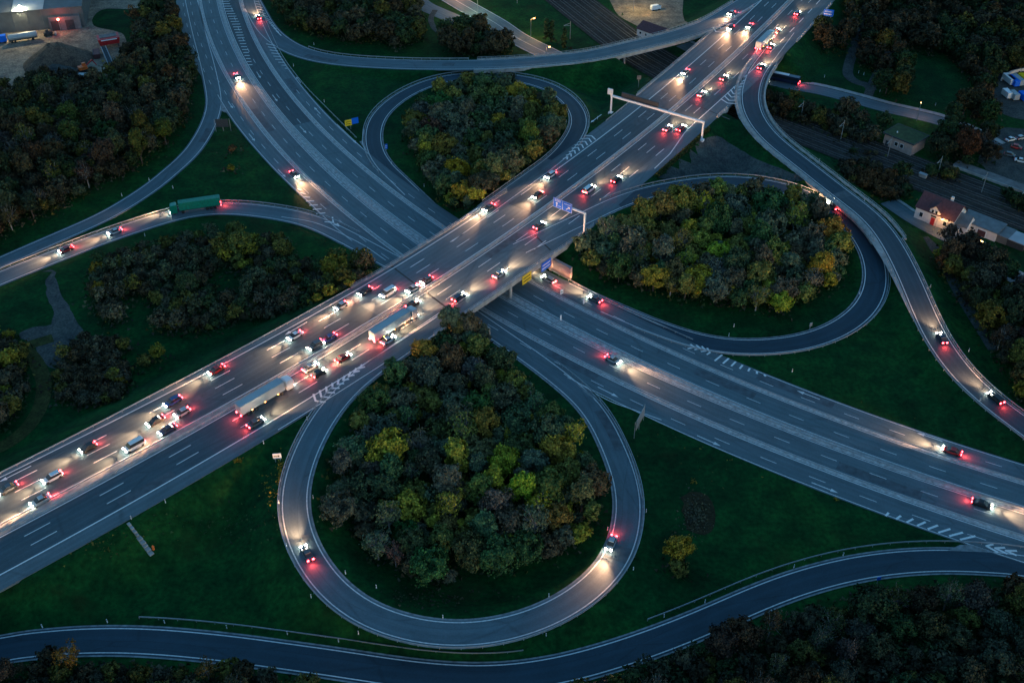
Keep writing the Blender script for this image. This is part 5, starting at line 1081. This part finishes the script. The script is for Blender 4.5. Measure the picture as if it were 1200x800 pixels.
for x in (-4.6, -3.3, 3.8):
    for s in (-1, 1): part('wheel', M['rubber'], t, lambda mb: mb.tube((x, s*1.0-.2, 0.5), (x, s*1.0+.2, 0.5), 0.5, n=14))
t = veh_box('lorry_cab', 'blue lorry cab parked left of the silver tank trailer', 'lorry', 3, 50, ta, [('body', M['blue_sign'], lambda mb: mb.box((0, 0, 1.9), (4.0, 2.4, 2.6))), ('windscreen', 'glass', lambda mb: mb.box((2.02, 0, 2.4), (0.08, 2.0, 1.0)))])
for x in (-1.2, 1.2):
    for s in (-1, 1): part('wheel', M['rubber'], t, lambda mb: mb.tube((x, s*1.05-.15, 0.5), (x, s*1.05+.15, 0.5), 0.5, n=14))
t = veh_box('wheel_loader', 'dark wheel loader parked right of the tank trailer', 'loader', 57, 42, ta, [('body', 'dark_steel', lambda mb: (mb.box((0, 0, 1.2), (3.6, 1.6, 1.1)), mb.box((-0.2, 0, 2.3), (1.4, 1.4, 1.2)))), ('bucket', 'steel', lambda mb: mb.prism([(2.6, -1.2), (3.5, -1.2), (3.5, 1.2), (2.6, 1.2)], 0.3, 1.1))])
for x in (-1.2, 1.3):
    for s in (-1, 1): part('wheel', M['rubber'], t, lambda mb: mb.tube((x, s*0.95-.25, 0.7), (x, s*0.95+.25, 0.7), 0.7, n=14))
t = veh_box('crushing_machine', 'red crushing machine with hopper beside the forest edge', 'machine', 129, 54, ta, [('hopper', 'red', lambda mb: mb.box((0, 0, 3.0), (8.0, 5.2, 2.6), taper=1.12)), ('hopper_floor', 'concrete_dark', lambda mb: mb.box((0, 0.6, 4.42), (7.0, 3.4, 0.2))), ])
for x in (-3.4, 3.4):
    for y in (-2, 2): part('leg', M['dark_steel'], t, lambda mb: mb.box((x, y, 0.9), (0.4, 0.4, 1.8)))
part('trim', M['white_sign'], t, lambda mb: mb.box((0, -3.0, 3.9), (6.5, 0.12, 0.4)))
t = veh_box('conveyor', 'long pale conveyor belt sloping down from the red machine', 'conveyor', 127, 72, ta-1.5, [('belt', 'dark_steel', lambda mb: mb.add([(-5.5, -.7, 4.0), (-5.5, .7, 4.0), (5.5, .7, 1.0), (5.5, -.7, 1.0), (-5.5, -.7, 4.3), (-5.5, .7, 4.3), (5.5, .7, 1.3), (5.5, -.7, 1.3)], [(0, 1, 2, 3), (7, 6, 5, 4), (0, 4, 5, 1), (1, 5, 6, 2), (2, 6, 7, 3), (3, 7, 4, 0)]))])
for s in (-1, 1): part('side_rail', M['pale_sheet'], t, lambda mb: mb.add([(-5.5, s*.95-.12, 4.0), (-5.5, s*.95+.12, 4.0), (5.5, s*.95+.12, 1.0), (5.5, s*.95-.12, 1.0), (-5.5, s*.95-.12, 4.6), (-5.5, s*.95+.12, 4.6), (5.5, s*.95+.12, 1.6), (5.5, s*.95-.12, 1.6)], [(0, 1, 2, 3), (7, 6, 5, 4), (0, 4, 5, 1), (1, 5, 6, 2), (2, 6, 7, 3), (3, 7, 4, 0)]))
part('leg', M['steel'], t, lambda mb: mb.box((-4.2, 0, 1.8), (0.3, 1.6, 3.6))); part('leg', M['steel'], t, lambda mb: mb.box((3.6, 0, 0.7), (0.3, 1.6, 1.4)))
t = veh_box('excavator', 'orange and red excavator beside the gravel heaps', 'excavator', 98, 84, 0.6, [('body', 'orange', lambda mb: (mb.box((0, 0, 1.7), (3.4, 2.4, 1.3)), mb.box((0.8, 0.6, 2.8), (1.4, 1.1, 1.2)))), ('boom', 'red', lambda mb: (mb.tube((1.4, -0.3, 2.2), (4.2, -0.3, 4.2), 0.25), mb.tube((4.2, -0.3, 4.2), (5.6, -0.3, 1.6), 0.2)))])
for s in (-1, 1): part('crawler_track', M['rubber'], t, lambda mb: mb.box((0, s*1.1, 0.5), (3.8, 0.6, 0.9)))
t = veh_box('container', 'pale blue container beside the excavator at the yard edge', 'container', 93, 94, 0.1, [('body', M['pale_sheet'], lambda mb: mb.box((0, 0, 1.3), (9.0, 2.4, 2.5))), ('door', 'steel', lambda mb: mb.box((4.55, 0, 1.3), (0.08, 2.2, 2.3)))])
t = veh_box('skip_container', 'rusty dark skip standing left of the conveyor', 'skip', 114, 66, 1.9, [('body', 'maroon', lambda mb: mb.box((0, 0, 1.1), (6.0, 2.4, 2.0), taper=1.1)), ('rim', 'dark_steel', lambda mb: [mb.box((0, s*1.35, 2.15), (6.6, 0.15, 0.15)) for s in (-1, 1)])])
# containers and vans in the yard at the right edge
pal = [('white', 'white_sign'), ('blue', 'blue_sign'), ('pale', 'pale_sheet'), ('yellow', 'yellow_sign')]
for k, (px, py, c) in enumerate([(1181, 97, 0), (1186, 99, 1), (1191, 98, 2), (1199, 97, 3), (1179, 114, 0), (1187, 116, 2), (1198, 117, 1)]):
    cn, cm = pal[c]
    veh_box('box_trailer', f'{cn} box trailer in the right edge yard, {ORD[k if k < 4 else k-4]} in the {"back" if k < 4 else "front"} row', 'trailer', px, py, 1.75, [('body', cm, lambda mb: mb.box((0, 0, 1.7), (6.5 if k < 4 else 4.6, 2.2, 2.2))), ('chassis', 'dark_steel', lambda mb: mb.box((0, 0, 0.55), (5.5 if k < 4 else 4.0, 1.8, 0.2))), ('wheels', 'rubber', wheels((-1.4, 1.2), 0.4, 0.9))])
part('wall', M['plaster'], thing('yard_wall', 'curved pale retaining wall behind the trailers at the right edge', 'wall'), lambda mb: solid(mb, gl([(1173, 95), (1182, 88), (1195, 84), (1215, 82)]), 0.25, -0.25, 0, 20, 0, 1.3, 1.0))  # pale plaster colour stands in for yellowish lamp light on the wall
t = veh_box('platform', 'grey platform strip with pale edge beyond the railway at the right', 'platform', 1160, 208, rang, [('slab', 'concrete_dark', lambda mb: mb.box((0, 0, 0.4), (26, 4.5, 0.8))), ('edge', 'concrete', lambda mb: mb.box((0, -2.35, 0.45), (26, 0.3, 0.9)))])
# hut roofs and small yard things at the top
veh_box('parked_van', 'white van parked in the lit yard at the top', 'van', 768, 12, 0.4, [('body', 'white_sign', lambda mb: (mb.box((0, 0, 1.3), (4.8, 1.9, 1.5)), mb.box((-0.5, 0, 2.2), (3.6, 1.8, 0.5), taper=0.9))), ('windscreen', 'glass', lambda mb: mb.box((2.0, 0, 1.95), (0.5, 1.7, 0.5))), ('wheels', 'rubber', wheels((-1.4, 1.4), 0.35, 0.85))])
# lamps: posts with a lit head and a real light in it
def lamp(px, py, h, label, m_, col, watts, aim=0.0, arm=1.6, rad=0.25, spot=None):
    p = ung(px, py); t = thing('street_lamp', label, 'street lamp', p, aim)
    part('pole', M['steel'], t, lambda mb: mb.tube((0, 0, -0.1), (0, 0, h), 0.11, 0.07, n=10)); part('arm', M['steel'], t, lambda mb: mb.tube((0, 0, h), (arm, 0, h+0.15), 0.05, n=8))
    hd = part('lamp_head', M['dark_steel'], t, lambda mb: mb.box((arm, 0, h+0.2), (0.9, 0.4, 0.16))); part('lens', M[m_], hd, lambda mb: mb.box((arm, 0, h+0.0), (0.7, 0.42, 0.26)))
    l = bpy.data.lights.new('lamp_light', 'POINT'); l.energy = watts; l.color = col; l.shadow_soft_size = rad; o = bpy.data.objects.new('lamp_light', l); COL.objects.link(o); o.parent = t; o.location = (arm, 0, h-0.5); return t
lamp(1094, 272, 5.0, 'sodium street lamp with orange light in front of the white house', 'lamp_warm', (1, 0.45, 0.16), 150, 0.0)
lamp(1150, 304, 6.0, 'sodium street lamp on the lane right of the white house', 'lamp_warm', (1, 0.4, 0.2), 130, 2.2)
lamp(1074, 142, 7.0, 'street lamp with rosy light between street and mossy roofed building', 'lamp_warm', (1, 0.42, 0.3), 220, 1.2)
lamp(622, 46, 9.0, 'sodium street lamp shining behind the trees at the top middle', 'lamp_warm', (1, 0.45, 0.12), 900, 0.6)
lamp(533, -4, 9.0, 'sodium street lamp above the lit street at the top edge', 'lamp_warm', (1, 0.42, 0.2), 1600, 0.6)
lamp(560, 16, 9.0, 'pale green lit street lamp on the grass strip at the top', 'lamp_white', (0.9, 1.0, 0.5), 500, 3.6)
lamp(742, 14, 11.0, 'tall lamp on the slim mast in the lit yard at the top', 'lamp_warm', (1, 0.66, 0.28), 1500, 0.2)
lamp(640, 72, 6.0, 'low sodium lamp on the street beside the curved slip road bridge', 'lamp_warm', (1, 0.4, 0.2), 380, 0.6)
P_ = ung(31, 36); t = thing('floodlight', 'bright white floodlight on a mast in front of the grey hall', 'floodlight', (*P_[:2], 0.0))
part('mast', M['steel'], t, lambda mb: mb.tube((0, 0, 0), (0, 0, 10.5), 0.12, n=8)); part('lens', M['lamp_white'], t, lambda mb: mb.tube((0, -0.2, 10.4), (0, 0.2, 10.4), 0.85, n=16))
l = bpy.data.lights.new('floodlight_light', 'POINT'); l.energy = 5000; l.color = (1, 0.75, 0.45); l.shadow_soft_size = 0.5; o = bpy.data.objects.new('floodlight_light', l); COL.objects.link(o); o.parent = t; o.location = (0, -1.2, 9.6)
P_ = ung(72, 38); t = thing('warning_lamp', 'red signal lamp glowing on the wall of the grey hall', 'lamp', (*P_[:2], 0.0)); part('post', M['steel'], t, lambda mb: mb.tube((0, 0, 0), (0, 0, 5.6), 0.1, n=8)); part('lens', M['lamp_red'], t, lambda mb: mb.tube((0, -.2, 5.8), (0, .2, 5.8), 0.4, n=12))
l = bpy.data.lights.new('warning_light', 'POINT'); l.energy = 60; l.color = (1, 0.1, 0.05); l.shadow_soft_size = 0.3; o = bpy.data.objects.new('warning_light', l); COL.objects.link(o); o.parent = t; o.location = (0, -1.0, 5.6)

# overhead line masts beside the tracks and a relay box between them
ms = thing('railway_mast', '', 'mast'); part('pole', M['steel'], ms, lambda mb: mb.tube((0, 0, -0.1), (0, 0, 8.0), 0.14, 0.1, n=8)); part('bracket', M['steel'], ms, lambda mb: (mb.tube((0, 0, 7.2), (3.2, 0, 6.6), 0.06, n=6), mb.tube((0, 0, 6.0), (3.2, 0, 6.5), 0.05, n=6)))
for k, (px, py) in enumerate([(606, 4), (668, 46), (938, 141), (985, 164), (1040, 184), (1098, 207), (1150, 226), (1196, 243)]):
    o = ms if k == 0 else copy_tree(ms); p = ung(px, py); q, _o = RAIL.find(p); o.location = p; o.rotation_euler = (0, 0, RAIL.ang(q)-math.pi/2)
    tag(o, f'grey overhead line mast beside the railway tracks, {ORD[k]} from the left', 'mast', 'overhead line masts along the railway')
p = ung(1081, 208); t = thing('relay_box', 'small pale relay box standing between the railway tracks', 'relay box', p, rang); part('body', M['concrete'], t, lambda mb: mb.box((0, 0, 0.7), (2.6, 1.2, 1.4), taper=0.97)); part('lid', M['pale_sheet'], t, lambda mb: mb.box((0, 0, 1.45), (2.9, 1.5, 0.12)))
cam = bpy.data.cameras.new('camera'); co_ = bpy.data.objects.new('camera', cam); COL.objects.link(co_); S.camera = co_
co_.location = (0, 0, CAMH); co_.rotation_euler = (math.pi/2-PITCH, 0, 0)
cam.sensor_width = 36; cam.lens = 36*FPX/1200; cam.clip_end = 20000; cam.clip_start = 1
w = bpy.data.worlds.new('World'); S.world = w; w.use_nodes = True; nt = w.node_tree; bg = nt.nodes['Background']
sky = nt.nodes.new('ShaderNodeTexSky'); sky.sky_type = 'NISHITA'; sky.sun_disc = False; sky.sun_elevation = R(2.0); sky.sun_rotation = R(150)
sky.air_density = 1.0; sky.dust_density = 0.5; sky.ozone_density = 2.8
nt.links.new(sky.outputs[0], bg.inputs[0]); bg.inputs[1].default_value = 0.15
sun = bpy.data.lights.new('sun', 'SUN'); sun.energy = 0.03; sun.angle = R(40); sun.color = (1, 0.96, 0.92)
so = bpy.data.objects.new('sun', sun); COL.objects.link(so); so.rotation_euler = (R(88), 0, R(30)); so.location = (0, 0, 300)
S.view_settings.view_transform = 'Standard'; S.view_settings.look = 'None'; S.view_settings.gamma = 1; S.view_settings.use_curve_mapping = False
S.view_settings.exposure = 2.2
S.cycles.use_denoising = True
S.view_settings.use_white_balance = True; S.view_settings.white_balance_temperature = 6050; S.view_settings.white_balance_tint = -6
